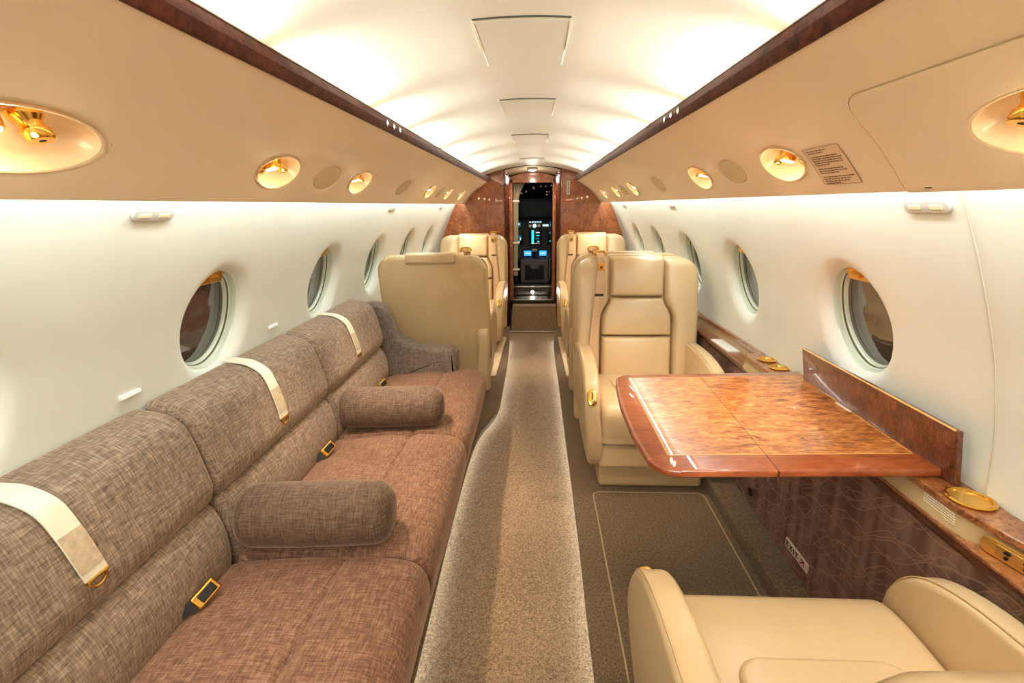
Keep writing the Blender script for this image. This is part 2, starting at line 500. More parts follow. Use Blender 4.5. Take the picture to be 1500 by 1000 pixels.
# ------------------------------------------------------------------ valances (overhead panels) with service openings
tV = valP.tz(1.305)
SV_Y = [.60, 1.23, 1.80, 3.00, 3.62, 4.25]
DISC_Y = [1.52, 2.39, 3.31]
bowlr = [(1.16, 0), (1.08, .0015), (1.0, .006), (.97, .016), (.90, .030), (.72, .041), (.4, .047), (.02, .048)]
dflare = [(1.10, 0), (1.04, .002), (1.0, .006)]
unit_n = 0
for sg, side in ((-1, 'left'), (1, 'right')):
    sv = [.60, 1.23, 1.80, 3.00, 3.62, 4.25] if sg < 0 else [.590, 1.22, 1.80, 3.00, 3.62, 4.25]
    hs = [(y, .135 if y < .9 else .105, .118 if y < .9 else .088, .046, bowlr[:2]+[(1.0, .006)]) for y in sv]
    hs += [(y, .10, .080, .043, dflare) for y in DISC_Y]
    vm = sheet(valP, sg, YA, YB, hs, tV, .058)
    # lip and upper return so the panel has thickness
    lip = [(.655, 1.238), (.658, 1.2345), (.663, 1.236), (.668, 1.243), (.668, 1.30), (.62, 1.37), (.56, 1.44), (.50, 1.452), (.44, 1.462), (.428, 1.462), (.422, 1.441)]
    mbl = MB(); mbl.add([(sg*x, yy, z) for yy in (YA, YB) for x, z in lip], [(i, i+1, len(lip)+i+1, len(lip)+i) for i in range(len(lip)-1)])
    vm.add(mbl.v, mbl.f)
    vo = vm.build('ceiling_'+side, 'valance_vinyl', angle=50)
    tag(vo, 'tan curved ceiling side panel along the %s above the windows' % side, 'ceiling', kind='structure')
    # wood strip along the inner edge
    st = loft(round_poly([(sg*.424, 1.438), (sg*.417, 1.438), (sg*.410, 1.457), (sg*.4175, 1.479), (sg*.424, 1.479)], .0015, 2), 1, YA, YB, .0005, 1)
    so = st.build('wood_strip', 'burl_strip', angle=50)
    tag(so, 'long dark polished wood strip edging the ceiling light cove on the %s' % side, 'wood strip')
    bd = ribbon([(sg*.4185, YA, 1.4795), (sg*.4185, YB, 1.4795)], (1, 0, 0), .006, .002).build('edge_bead', 'sofa_strap', so)
    # service units
    for i, y in enumerate(sv):
        a = .118 if y < .9 else .088; b = .046
        o = Vector(valP.pt(sg, y, tV, 0)); X = Vector((0, 1, 0)); T = (Vector(valP.pt(sg, y, tV-.02))-Vector(valP.pt(sg, y, tV+.02))).normalized()   # T up along the panel
        Nn = Vector((sg*valP.nrm(tV)[0], 0, valP.nrm(tV)[1]))
        where = ['nearest the camera', 'next to the round cover', 'beyond the round cover', 'fourth back from the bulkhead', 'second from the bulkhead', 'closest to the wooden bulkhead'][i]
        if i == 3: where = 'third from the wooden bulkhead'
        u = empty('reading_light_unit', o, label='recessed oval reading light and air vent in %s overhead panel, %s' % (side, where), cat='reading light', group='reading light units in the overhead panels')
        n = 40
        def er(sc, dp): return [Vector(valP.pt(sg, y+a*sc*math.cos(2*PI*k/n), tV+b*sc*math.sin(2*PI*k/n), dp))-o for k in range(n)]
        L = [er(s_, d_) for s_, d_ in bowlr[2:]]
        mb = MB().add([p for l in L for p in l], [(q*n+j, q*n+(j+1) % n, (q+1)*n+(j+1) % n, (q+1)*n+j) for q in range(len(L)-1) for j in range(n)])
        L2 = [er(1.02, -.0005), er(1.05, -.003), er(1.0, -.002), er(.985, .006)]
        mb.add([p for l in L2 for p in l], [(q*n+j, q*n+(j+1) % n, (q+1)*n+(j+1) % n, (q+1)*n+j) for q in range(len(L2)-1) for j in range(n)])
        mb.build('bowl', 'bowl', u)
        dn = Vector((-sg*.25, 0, -1)).normalized()            # lamps aim down and inboard
        def local(dy, dt, dp): return Vector(valP.pt(sg, y+dy, tV+dt, dp))-o
        def basis(z):
            z = z.normalized(); x = X; yv = z.cross(x).normalized(); return x, yv, z
        # aft-forward order of fittings seen in photo: lamp, nozzle forward of it, switch plate below lamp
        k_ = a/.118
        yl, yn, ysw = -.030*k_, .036*k_, -.040*k_
        if sg > 0: yl, yn, ysw = -.012*k_, .056*k_ if i == 0 else .034*k_, -.05*k_
        bx, by, bz = basis(-dn)
        lp = lathe([(.0215*k_, -.012), (.0225*k_, -.006), (.0225*k_, .006), (.018*k_, .012), (.012*k_, .022), (.0, .024)], 24).xf(frame_mat(local(yl, -.006, .018), bx, by, bz)).build('spot_lamp', 'gold', u)
        lathe([(0, -.0125), (.019*k_, -.0125), (.0195*k_, -.0115), (0, -.0115)], 24).xf(frame_mat(local(yl, -.006, .018), bx, by, bz)).build('bulb', 'lamp_warm', lp)
        dn2 = Vector((-sg*.3, .25, -1)); bx, by, bz = basis(-dn2)
        nz = lathe([(.004*k_, -.021), (.014*k_, -.021), (.0165*k_, -.018), (.0165*k_, -.008), (.0135*k_, -.006), (.0135*k_, .002), (.019*k_, .008), (.019*k_, .014), (.0, .02)], 24).xf(frame_mat(local(yn, -.008, .022), bx, by, bz)).build('air_nozzle', 'gold', u)
        lathe([(0, -.0213), (.0042*k_, -.0213), (.0042*k_, -.0208), (0, -.0208)], 12).xf(frame_mat(local(yn, -.008, .022), bx, by, bz)).build('nozzle_hole', 'hole', nz)
        if not (sg > 0 and i == 0):
            Tm = Nn
            pl = rbox((0, 0, 0), (.030*k_, .014*k_, .002), .0018).xf(frame_mat(local(ysw, .020, .026), X, T, -Nn)).build('switch_plate', 'gold_soft', u)
            rbox((0, .001, .003), (.014*k_, .009*k_, .002), .0012).xf(frame_mat(local(ysw, .020, .026), X, T, -Nn)).build('switch', 'gold', pl)
    for i, y in enumerate(DISC_Y):
        o = Vector(valP.pt(sg, y, tV, 0)); n = 40
        def er(sc, dp): return [Vector(valP.pt(sg, y+.080*sc*math.cos(2*PI*k/n), tV+.043*sc*math.sin(2*PI*k/n), dp))-o for k in range(n)]
        L = [er(1.0, .0055), er(.98, .004), er(.96, .0015), er(.9, .0005), er(.5, .0), er(.02, 0)]
        d = MB().add([p for l in L for p in l], [(q*n+j, q*n+(j+1) % n, (q+1)*n+(j+1) % n, (q+1)*n+j) for q in range(len(L)-1) for j in range(n)]).build('speaker_cover', 'speaker_cloth', loc=o)
        tag(d, 'flat round blank cover between reading lights on the %s overhead panel, %s' % (side, ['nearest the camera', 'middle one', 'farthest one'][i]), 'cover', 'round covers in the overhead panels')

# hatch panel on right valance
hp = []
ylist = [YA+.02+i*(.89-YA-.02)/40 for i in range(41)]
tA, tB = valP.tz(1.378), valP.tz(1.2400)
def hatch_outline():
    r = .05; pts = [(-.93, tA), (.885, tA), (.885, tB-.0), (-.93, tB)]
    return round_poly(pts, [0, .045, 0, 0], 8)
ho = hatch_outline()
# body as a thin skin 3 mm proud with a soft edge
mb = MB(); rows = 26
for j in range(rows+1):
    t = tA+(tB-tA)*j/rows
    ymax = .885
    if t-tA < .045: ymax = .885-.045+math.sqrt(max(0, .045**2-(.045-(t-tA))**2))
    for dy, dp in ((-1.8, .0), (-.004, -.0032), (-.0012, -.0024), (0, .001)):
        mb.v.append(valP.pt(1, ymax+dy, t, dp))
for j in range(rows):
    for q in range(3):
        mb.f.append((j*4+q, j*4+q+1, j*4+5+q, j*4+4+q)); mb.mi.append(0)
# this skin would hide the near reading unit: leave an opening round it
def hatch_skin():
    sgn = 1; yc = .590; a, b = .118, .046
    hs = [(yc, .135, a, b, [(1.12, 0), (1.05, .001), (1.0, .008)])]
    off = Prof([(x, z) for x, z in VP])
    class Off(Prof):
        def pt(s, sg_, Y, t, d=0): return Prof.pt(s, sg_, Y, t, d-.003)
    po = Off(VP)
    m2 = sheet(po, 1, YA+.02, .84, hs, tV, .058, t0=tA, t1=tB)
    # forward strip with rounded upper corner
    ts = [tA+(tB-tA)*j/rows for j in range(rows+1)]
    for e, (f0, f1, d0, d1) in enumerate(((0, 1, -.003, -.003), (1, 1, -.003, .001))):
        vs = []
        for t in ts:
            yy = .885
            if t-tA < .045: yy = .84+math.sqrt(max(1e-8, .045**2-(.045-(t-tA))**2))
            if e == 0: vs += [Prof.pt(valP, 1, .84, t, -.003), Prof.pt(valP, 1, yy-.0015, t, -.003)]
            else: vs += [Prof.pt(valP, 1, yy-.0015, t, -.003), Prof.pt(valP, 1, yy, t, .001)]
        m2.add(vs, [(i*2, i*2+1, i*2+3, i*2+2) for i in range(len(ts)-1)])
    vs = []
    for yy in (YA+.02, .84): vs += [Prof.pt(valP, 1, yy, tA, -.003), Prof.pt(valP, 1, yy, tA-.001, .001)]
    m2.add(vs, [(0, 1, 3, 2)])
    vs = []
    for yy in (YA+.02, .84, .8835): vs += [Prof.pt(valP, 1, yy, tB, -.003), (.6575, yy, 1.2325), (.664, yy, 1.235)]
    m2.add(vs, [(0, 1, 4, 3), (1, 2, 5, 4), (3, 4, 7, 6), (4, 5, 8, 7)])
    return m2
tag(hatch_skin().build('hatch_panel', 'hatch_vinyl', angle=14), 'large raised tan hatch panel with rounded corner at the right end of the overhead panel', 'panel')
# shadow groove round the hatch
gp = [valP.pt(1, YA+.03+i*(.84-YA-.03)/6, tA-.0018, -.0006) for i in range(7)]+[valP.pt(1, .84+.0462*math.sin(PI/2*i/8), tA+.045-.0468*math.cos(PI/2*i/8), -.0006) for i in range(1, 9)]+[valP.pt(1, .8868, tA+.045+(tB-tA-.045)*i/10, -.0006) for i in range(1, 11)]
tag(tube(gp, .0012, 6).build('trim_2', 'beige_fascia'), 'fine gap line around the raised hatch panel', 'trim', kind='structure')

# placard on right valance
def on_val(y, t, d=-.001): return Vector(valP.pt(1, y, t, d))
pt0, pt1 = valP.tz(1.324), valP.tz(1.2545); y0, y1 = 1.104, .983
plc = empty('placard', on_val((y0+y1)/2, (pt0+pt1)/2, 0), label='small printed notice with black lines beside the hatch on the right overhead panel', cat='notice')
def vquad(mb, ya, yb, ta, tb, d, n=6):
    vs = [on_val(y, ta+(tb-ta)*j/n, dd)-plc.location for y in (ya, yb) for j in range(n+1) for dd in (d, d+.0004)]
    m = (n+1)*2
    fs = [(j*2, j*2+2, m+j*2+2, m+j*2) for j in range(n)]
    mb.add(vs, fs)
mb = MB(); vquad(mb, y0, y1, pt0, pt1, -.0012); mb.build('film', 'placard_film', plc)
mb = MB()
for a_, b_, c_, d_ in ((y0, y1, pt0, pt0+.0007), (y0, y1, pt1-.0007, pt1), (y1+.0009, y1, pt0, pt1), (y0, y0-.0009, pt0, pt1)): vquad(mb, a_, b_, c_, d_, -.0016)
mb.build('border_line', 'placard_print', plc)
mb = MB(); tt = pt0+.007
for blk in ((.6, .5), (.85, .95, .92, .9, .45), (.8, .88, .6), (.95, .85, .75, .45)):
    for wd in blk:
        yy = y0-.010; end = y0-.008-(y0-y1-.014)*wd
        while yy > end:
            wl = random.uniform(.004, .012); vquad(mb, yy, max(end-.002, yy-wl), tt, tt+.0024, -.0016, 1); yy -= wl+.0018
        tt += .0052
    tt += .0042
mb.build('print_lines', 'placard_print', plc)

# ------------------------------------------------------------------ ceiling
CR = (.42**2+(ZC-1.512)**2)/(2*(ZC-1.512))
def cz(x): return ZC-CR+math.sqrt(CR*CR-x*x)
cs = [(-.56+1.12*i/40) for i in range(41)]
cpts = [(x, cz(x)) for x in cs]
cpts = [(-.75, 1.31), (-.68, 1.33), (-.62, 1.40)]+cpts+[(.62, 1.40), (.68, 1.33), (.75, 1.31)]
mb = MB(); ysn = [YA, .5, 1.5, 2.5, 3.5, YB]
mb.add([(x, y, z) for y in ysn for x, z in cpts], [(i*len(cpts)+j, i*len(cpts)+j+1, (i+1)*len(cpts)+j+1, (i+1)*len(cpts)+j) for i in range(len(ysn)-1) for j in range(len(cpts)-1)])
tag(mb.build('ceiling', 'ceiling_vinyl', angle=50), 'arched cream cabin ceiling between two wood strips', 'ceiling', kind='structure')
for i, (ya, L) in enumerate(((1.11, .34), (1.885, .34), (2.775, .34), (3.40, .3), (4.14, .34))):
    if i == 3: continue
    w = .1; n = 10
    xs = [-w+2*w*k/n for k in range(n+1)]
    mb = MB()
    g = .0035
    for (xa, xb, yy0, yy1) in ((-w, w, ya, ya+L),):
        ys_ = [yy0, yy0+.004, yy1]
        vs = []
        for yi, y in enumerate((yy0, yy0+.003, yy1-.001, yy1)):
            for x in [-w, -w+.003]+xs[1:-1]+[w-.003, w]:
                edge = (abs(abs(x)-w) < 1e-6) or yi == 0
                drop = .001 if edge else (.005*(1-.85*max(0, (y-yy0)/L)))
                if yi == 3: drop = -.0005
                vs.append((x, y, cz(x)-drop+(.0015 if edge else 0)))
        m = n+3; mb.add(vs, [(a*m+b, a*m+b+1, (a+1)*m+b+1, (a+1)*m+b) for a in range(3) for b in range(m-1)])
    o = mb.build('ceiling_hatch', 'ceiling_vinyl', angle=20)
    tag(o, 'cream drop-down mask door in the middle of the ceiling, %s' % ['nearest the camera', 'second from the camera', 'third from the camera', '', 'closest to the cockpit doorway'][i], 'ceiling door', 'mask doors along the ceiling')
    tube([(x, ya-.004, cz(x)-.0005) for x in xs], .0022, 6).build('gap', 'frame_dark', o)
    rim = tube([(-w, ya+.2, cz(w)-.0025), (-w, ya, cz(w)-.0045)]+[(x, ya, cz(x)-.0045) for x in xs[1:-1]]+[(w, ya, cz(w)-.0045), (w, ya+.2, cz(w)-.0025)], .0016, 6).build('door_rim', 'ceiling_vinyl', o)

# ------------------------------------------------------------------ floor : raised side decks, sunken aisle
AD = .055
Lc = catmull([(-.291, YA), (-.291, 0), (-.296, 1.0), (-.303, 1.6), (-.300, 2.1), (-.286, 2.38), (-.262, 2.53), (-.222, 2.68), (-.197, 2.80), (-.193, 2.95), (-.193, 3.6), (-.205, 4.2), (-.225, 4.6), (-.235, YB+.02)], 8, closed=False)
Rc = catmull([(.185, YA), (.188, 1.0), (.194, 1.6), (.194, 2.5), (.196, 3.2), (.197, 4.2), (.225, 4.6), (.255, YB+.02)], 8, closed=False)
mb = MB()
def strip(a, b): mb.add(a+b, [(i, i+1, len(a)+i+1, len(a)+i) for i in range(len(a)-1)])
for sg, C_ in ((-1, Lc), (1, Rc)):
    o_ = [(sg*.93, y, 0) for x, y in C_]
    strip(o_, [(x+sg*.008, y, 0) for x, y in C_])
    strip([(x+sg*.008, y, 0) for x, y in C_], [(x+sg*.002, y, -.002) for x, y in C_])
    strip([(x+sg*.002, y, -.002) for x, y in C_], [(x, y, -.008) for x, y in C_])
    strip([(x, y, -.008) for x, y in C_], [(x, y, -.016) for x, y in C_])
    strip([(x, y, -.016) for x, y in C_], [(x+sg*.014, y, -.016) for x, y in C_])
    strip([(x+sg*.014, y, -.016) for x, y in C_], [(x+sg*.014, y, -AD) for x, y in C_])
tag(mb.build('floor', 'carpet', angle=35), 'brown carpeted side floor stepping down to the aisle', 'floor', kind='structure')
mb = MB(); nx = 12
ra = [(-.36, .02)]  
ys_ = [YA+(YB+.02-YA)*i/60 for i in range(61)]
mb.add([(-.40+.70*j/nx, y, -AD) for y in ys_ for j in range(nx+1)], [(i*(nx+1)+j, i*(nx+1)+j+1, (i+1)*(nx+1)+j+1, (i+1)*(nx+1)+j) for i in range(60) for j in range(nx)])
tag(mb.build('aisle_carpet', 'aisle_carpet'), 'light brown carpet runner in the sunken aisle', 'carpet')
# led strips under both lips
for sg, C_, nm in ((-1, Lc, 'left'), (1, Rc, 'right')):
    o = ribbon([(x+sg*.010, y, -.0185) for x, y in C_[2:-10]], (1, 0, 0), .007, .002).build('light_strip', 'led')
    tag(o, 'thin glowing light strip under the %s lip of the aisle step' % nm, 'light strip', 'light strips along the aisle')

# footwell mat right: piping outline
pp = round_poly([(.276, .62), (.283, 1.885), (.760, 1.885), (.742, .62)], [.01, .03, .03, .01], 6)
tag(tube([(x, y, .001) for x, y in pp], .0028, 6, closed=True).build('trim_3', 'beige_fascia'), 'thin carpet piping outlining the footwell between the facing seats', 'trim', kind='structure')
# carpet curbs along the side panels
for sg in (-1, 1):
    if sg > 0: poly = [(.782, -.01), (.782, .055), (.792, .062), (.90, .062), (.90, -.01)]
    else: poly = [(-.90, -.01), (-.90, .062), (-.792, .062), (-.782, .055), (-.782, -.01)]
    cu = loft(round_poly(poly, .004, 3), 1, (YA if sg > 0 else 2.6), YB-.01, .001, 1).build('baseboard_%s' % ('right' if sg > 0 else 'left'), 'carpet', angle=50)
    tag(cu, 'carpeted curb along the foot of the %s side panel' % ('right' if sg > 0 else 'left'), 'curb', kind='structure')

# aft end wall (behind the camera)
def section(off=0, bottom=-.06):
    pts = [(x+off, z) for x, z in WP if bottom <= z <= 1.30]
    r = [(x, z) for x, z in pts]+[(.62, 1.42)]+[(x, cz(x)+off) for x in (.56, .5, .4, .3, .2, .1, 0)]
    l = [(-x, z) for x, z in reversed(r[:-1])]
    return r+l
sec = section()
mb = MB(); mb.add([(x, YA, z) for x, z in sec], [tuple(range(len(sec)))])
tag(mb.build('wall_back', 'wall_vinyl', smooth=False), 'cream aft cabin bulkhead', 'wall', kind='structure')

# ------------------------------------------------------------------ forward bulkhead in burl wood, split round the doorway
def bulkhead_half(sg):
    xi = .275
    r = [(x+.012, z) for x, z in WP if -.06 <= z <= 1.30]+[(.62, 1.40)]+[(x, cz(x)+.01) for x in (.56, .5, .42, .34)]+[(xi, cz(xi)+.01)]+[(xi, .6), (xi, -.06)]
    r = [(sg*x, z) for x, z in r]
    return loft(r, 1, YB, YB+.03, .001, 1)
for sg, side in ((-1, 'left'), (1, 'right')):
    o = bulkhead_half(sg).build('wall_front_%s' % side, 'burl_bulkhead', smooth=False)
    tag(o, 'glossy burl wood bulkhead panel on the %s of the cockpit doorway' % side, 'bulkhead', kind='structure')
# vestibule : side walls, soffit arch, inner frame
mb = MB()
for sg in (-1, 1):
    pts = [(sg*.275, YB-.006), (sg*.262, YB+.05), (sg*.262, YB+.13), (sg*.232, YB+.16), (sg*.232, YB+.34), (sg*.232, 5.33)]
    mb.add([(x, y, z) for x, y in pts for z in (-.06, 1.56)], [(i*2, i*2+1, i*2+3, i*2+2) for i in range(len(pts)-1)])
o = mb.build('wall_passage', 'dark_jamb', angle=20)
tag(o, 'dark polished wood side walls of the short passage to the cockpit', 'wall', kind='structure')
so_pts = [(-.30+.6*i/16) for i in range(17)]
mb = MB(); fz = lambda x, h: h-.52*x*x
rowsy = [(YB-.002, 1.580), (YB+.10, 1.566), (YB+.30, 1.553), (YB+.42, 1.545)]
mb.add([(x, y, fz(x, h)+(0.0)) for y, h in rowsy for x in so_pts], [(i*17+j, i*17+j+1, (i+1)*17+j+1, (i+1)*17+j) for i in range(3) for j in range(16)])
tag(mb.build('trim_4', 'soffit_vinyl', angle=50), 'cream arched soffit above the cockpit doorway', 'trim', kind='structure')
# door frame at Y 5.30
door = empty('door_1', (0, 5.31, 0), kind='structure', label='open cockpit doorway framed in dark polished wood', cat='doorway')
for sg in (-1, 1): rbox((sg*.2225, 0, .84), (.012, .03, .64), .004, 2).build('jamb', 'burl_bulkhead', door)
hd = [(-.235, 1.442), (.235, 1.442), (.235, 1.50)]+[(.235-.47*i/12, 1.50+.045*(1-((.235-.47*i/12)/.235)**2)) for i in range(1, 12)]+[(-.235, 1.50)]
loft(hd, 1, -.03, .03, .002, 1).build('header', 'burl_bulkhead', door, angle=30)
# brass tracks on passage edges
for sg in (-1, 1):
    o = tube([(sg*.268, YB-.012, .0), (sg*.268, YB-.012, 1.53)], .006, 8).build('trim_%d' % (5 if sg < 0 else 6), 'rail_wood')
    tag(o, 'slim vertical edge moulding on the %s side of the doorway' % ('left' if sg < 0 else 'right'), 'trim', kind='structure')
# ceiling dome light in soffit
dl = empty('dome_light', (0, YB+.10, 1.560), label='small bright oval ceiling light above the cockpit doorway', cat='light')
lathe([(.050, .004), (.052, -.004), (.046, -.012), (.036, -.014)], 28, 1, .8).build('housing', 'white_plastic', dl)
lathe([(.037, -.012), (.034, -.018), (.018, -.023), (0, -.024)], 28, 1, .8).build('lens', 'lamp_white', dl)
# vertical placard and red handle line
pv = empty('exit_placard', (.345, YB-.004, 1.375), label='narrow vertical white placard on the right bulkhead panel near the doorway', cat='placard')
rbox((0, 0, 0), (.016, .0025, .062), .002, 2).build('plate', 'white_plastic', pv)
mb = MB()
for k in range(9):
    q = rbox((0, -.0032, -.046+.0115*k), (random.uniform(.005, .009), .0006, .0034), .0003, 1, n=1); mb.add(q.v, q.f)
mb.build('print_marks', 'sign_black', pv)
rb = rbox((.338, YB-.004, 1.252), (.042, .004, .005), .002, 2).build('red_handle', 'red_band'); tag(rb, 'thin red horizontal bar below the white placard on the bulkhead', 'handle')

# step up to the cockpit
stp = empty('cockpit_step', (.02, 4.9, -AD), label='carpeted step with dark sides in front of the cockpit doorway', cat='step')
sp_ = MB()
w0, w1 = .243, .226
vs = [(-w0, -.04, .02), (w0, -.04, .02), (w1, .02, .272), (-w1, .02, .272), (-w0, .13, .02), (w0, .13, .02), (w1, .13, .272), (-w1, .13, .272)]
sp_.add(vs, [(0, 1, 2, 3), (3, 2, 6, 7), (0, 3, 7, 4), (1, 5, 6, 2), (4, 7, 6, 5), (0, 4, 5, 1)])
b_ = sp_.build('step_box', 'aisle_carpet', stp); md = b_.modifiers.new('bev', 'BEVEL'); md.width = .008; md.segments = 3
tube([(-.255, -.045, .012), (.255, -.045, .012)], .007, 8).build('step_nosing', 'foot_plate', stp)
# upper dark threshold with footlight
th = empty('threshold', (0, 5.06, .19), label='dark glossy raised threshold with a small footlight at the cockpit doorway', cat='threshold')
rbox((0, .10, .01), (.232, .10, .048), .004, 2).build('lower_riser', 'dark_floor', th)
rbox((0, .10, .062), (.232, .105, .006), .003, 2).build('metal_lip', 'steel_trim', th)
rbox((0, .30, .105), (.232, .06, .055), .004, 2).build('upper_riser', 'dark_floor', th)
rbox((0, .30, .163), (.232, .063, .005), .003, 2).build('upper_lip', 'steel_trim', th)
lamp = lathe([(.020, -.004), (.022, .003), (.016, .006)], 20).xf(Matrix.Translation((0, .238, .105)) @ Matrix.Rotation(PI/2, 4, 'X')).build('footlight', 'steel_trim', th)
lathe([(.016, .0055), (.010, .009), (0, .010)], 20).xf(Matrix.Translation((0, .238, .105)) @ Matrix.Rotation(PI/2, 4, 'X')).build('footlight_lens', 'lamp_floor', lamp)

# ------------------------------------------------------------------ cockpit
mb = MB()
CY = 7.6
sx = .78
mb.add([(-sx, 5.345, .27), (sx, 5.345, .27), (sx, CY, .27), (-sx, CY, .27)], [(0, 1, 2, 3)])
tag(mb.build('floor_cockpit', 'cockpit_dark', smooth=False), 'dark cockpit floor', 'floor', kind='structure')
arc = [(sx*math.cos(PI*i/16), .9+.78*math.sin(PI*i/16)) for i in range(17)]
arc = [(sx, .26)]+arc+[(-sx, .26)]
mb = MB(); mb.add([(x, y, z) for y in (5.345, CY) for x, z in arc], [(i, i+1, len(arc)+i+1, len(arc)+i) for i in range(len(arc)-1)])
tag(mb.build('wall_cockpit', 'cockpit_dark'), 'dark cockpit shell', 'wall', kind='structure')
mb = MB(); mb.add([(x, CY, z) for x, z in arc], [tuple(range(len(arc)))])
tag(mb.build('window_cockpit', 'black', smooth=False), 'black night windscreen beyond the instrument panel', 'window', kind='structure')
# back side of doorway (closes cockpit around frame)
mb = MB()
for a_, b_ in ((-sx, -.234), (.234, sx)): mb.add([(a_, 5.344, .0), (b_, 5.344, 0), (b_, 5.344, 1.70), (a_, 5.344, 1.70)], [(0, 1, 2, 3)])
mb.add([(-.3, 5.344, 1.52), (.3, 5.344, 1.52), (.3, 5.344, 1.7), (-.3, 5.344, 1.7)], [(0, 1, 2, 3)])
tag(mb.build('wall_cockpit_back', 'cockpit_dark', smooth=False), 'cockpit side of the doorway wall', 'wall', kind='structure')

ip = empty('instrument_panel', (0.03, 6.8, .42), label='grey cockpit instrument panel with lit cyan and blue screens', cat='instrument panel')
rbox((0, .04, .33), (.56, .04, .28), .01, 2).build('panel_board', 'cockpit_panel', ip)
rbox((0, -.03, .625), (.60, .13, .018), .015, 3).build('glareshield', 'glareshield', ip)
def scr(nm, x, z, w, h, mat='black', kids=()):
    s_ = rbox((x, -.004, z), (w/2+.008, .006, h/2+.008), .003, 2).build('display', 'black', ip)
    g = rbox((x, -.011, z), (w/2, .002, h/2), .001, 1, n=1).build('screen', mat, s_)
    for (dx, dz, ww, hh, mm) in kids: rbox((x+dx, -.0145, z+dz), (ww/2, .001, hh/2), .0005, 1, n=1).build('readout', mm, s_)
scr('c', 0, .375, .16, .20, 'black', [(-.035, 0, .030, .18, 'screen_cyan'), (.035, .06, .05, .012, 'screen_white'), (.035, .02, .045, .01, 'screen_cyan'), (.03, -.02, .05, .02, 'screen_teal'), (.04, -.06, .03, .012, 'screen_cyan'), (.0, -.085, .12, .008, 'switch_amber')])
for sg in (-1, 1):
    scr('s', sg*.235, .38, .12, .20, 'black', [(-.02, .05, .05, .02, 'screen_teal'), (.02, .0, .05, .03, 'screen_teal'), (-.01, -.06, .06, .012, 'screen_cyan'), (.03, -.03, .015, .03, 'screen_white')])
    scr('u', sg*.235, .545, .07, .06, 'screen_teal', [(0, .005, .04, .02, 'screen_white')])
    scr('f', sg*.105, .155, .10, .07, 'screen_blue', [(0, .0, .07, .012, 'screen_white')])
for k in range(5): rbox((-.07+.035*k, -.004, .575), (.012, .004, .006), .001, 1, n=1).build('annunciator', 'screen_white', ip)
for k, r in enumerate((.020, .026, .020)): lathe([(0, 0), (r, 0), (r, .008), (0, .008)], 16).xf(Matrix.Translation((-.07+.06*k, -.0, .525)) @ Matrix.Rotation(PI/2, 4, 'X')).build('gauge', ['steel_trim', 'screen_white', 'steel_trim'][k], ip)
rbox((.14, -.004, .53), (.04, .004, .012), .001, 1, n=1).build('annunciator', 'screen_white', ip)
# throttle quadrant and pedestal
pd = empty('centre_pedestal', (0.02, 6.2, .27), label='grey centre pedestal box with throttle levers between the pilots', cat='pedestal')
rbox((0, 0, .145), (.175, .10, .145), .012, 3).build('pedestal_box', 'cockpit_grey', pd)
rbox((0, -.105, .135), (.12, .008, .09), .004, 2).build('pedestal_recess', 'cockpit_dark', pd)
lathe([(0, 0), (.045, 0), (.045, .012), (0, .012)], 24, 1.3, .8).xf(Matrix.Translation((0, -.11, .215)) @ Matrix.Rotation(PI/2, 4, 'X')).build('grip_cutout', 'cockpit_grey', pd)
rbox((0, .30, .13), (.17, .20, .13), .01, 2).build('quadrant', 'cockpit_dark', pd)
for k in range(12):
    x = -.14+.28*(k % 6)/5; z = .262
    q = tube([(x, .16+.1*(k//6), z-.01), (x+random.uniform(-.01, .01), .15+.1*(k//6), z+.035)], [.004, .008], 8); q.build('lever', 'chrome' if k % 2 else 'cockpit_grey', pd)
tube([(0, .30, .25), (0, .27, .35)], .012, 10).build('throttle', 'black', pd)
rbox((0, .265, .375), (.035, .022, .018), .012, 3).build('throttle_grip', 'white_plastic', pd)
# overhead switch panel with dim lights
oh = empty('overhead_switch_panel', (0.02, 6.4, 1.455), label='black overhead switch panel with small dim lights in the cockpit', cat='switch panel')
p_ = rbox((0, 0, 0), (.30, .30, .02), .008, 2).xf(Matrix.Rotation(math.radians(-28), 4, 'X')).build('panel_board', 'cockpit_dark', oh)
for k in range(34):
    x = random.uniform(-.24, .25); y = random.uniform(-.27, .2)
    q = rbox((x, y, -.024+y*0), (random.uniform(.003, .008), .003, .003), .001, 1, n=1).xf(Matrix.Rotation(math.radians(-28), 4, 'X'))
    q.build('switch_light', 'switch_amber' if random.random() < .6 else 'chrome', oh)
for sg in (-1, 1):
    ps = empty('pilot_seat', (sg*.42, 6.25, .27), label='dark pilot seat on the %s side of the cockpit' % ('left' if sg < 0 else 'right'), cat='pilot seat')
    rbox((0, -.10, .45), (.20, .06, .36), .05, 3).build('backrest', 'glareshield', ps)
    rbox((0, .12, .16), (.20, .22, .06), .04, 3).build('seat', 'glareshield', ps)
    rbox((0, .08, .052), (.16, .16, .05), .01, 2).build('seat_base', 'cockpit_dark', ps)
    rbox((-sg*.225, .05, .32), (.02, .16, .025), .015, 3).build('armrest', 'cockpit_grey', ps)
    tube([(-sg*.215, -.15, .02), (-sg*.205, -.13, .30), (-sg*.215, .0, .10)], .006, 8).build('lever', 'chrome', ps)

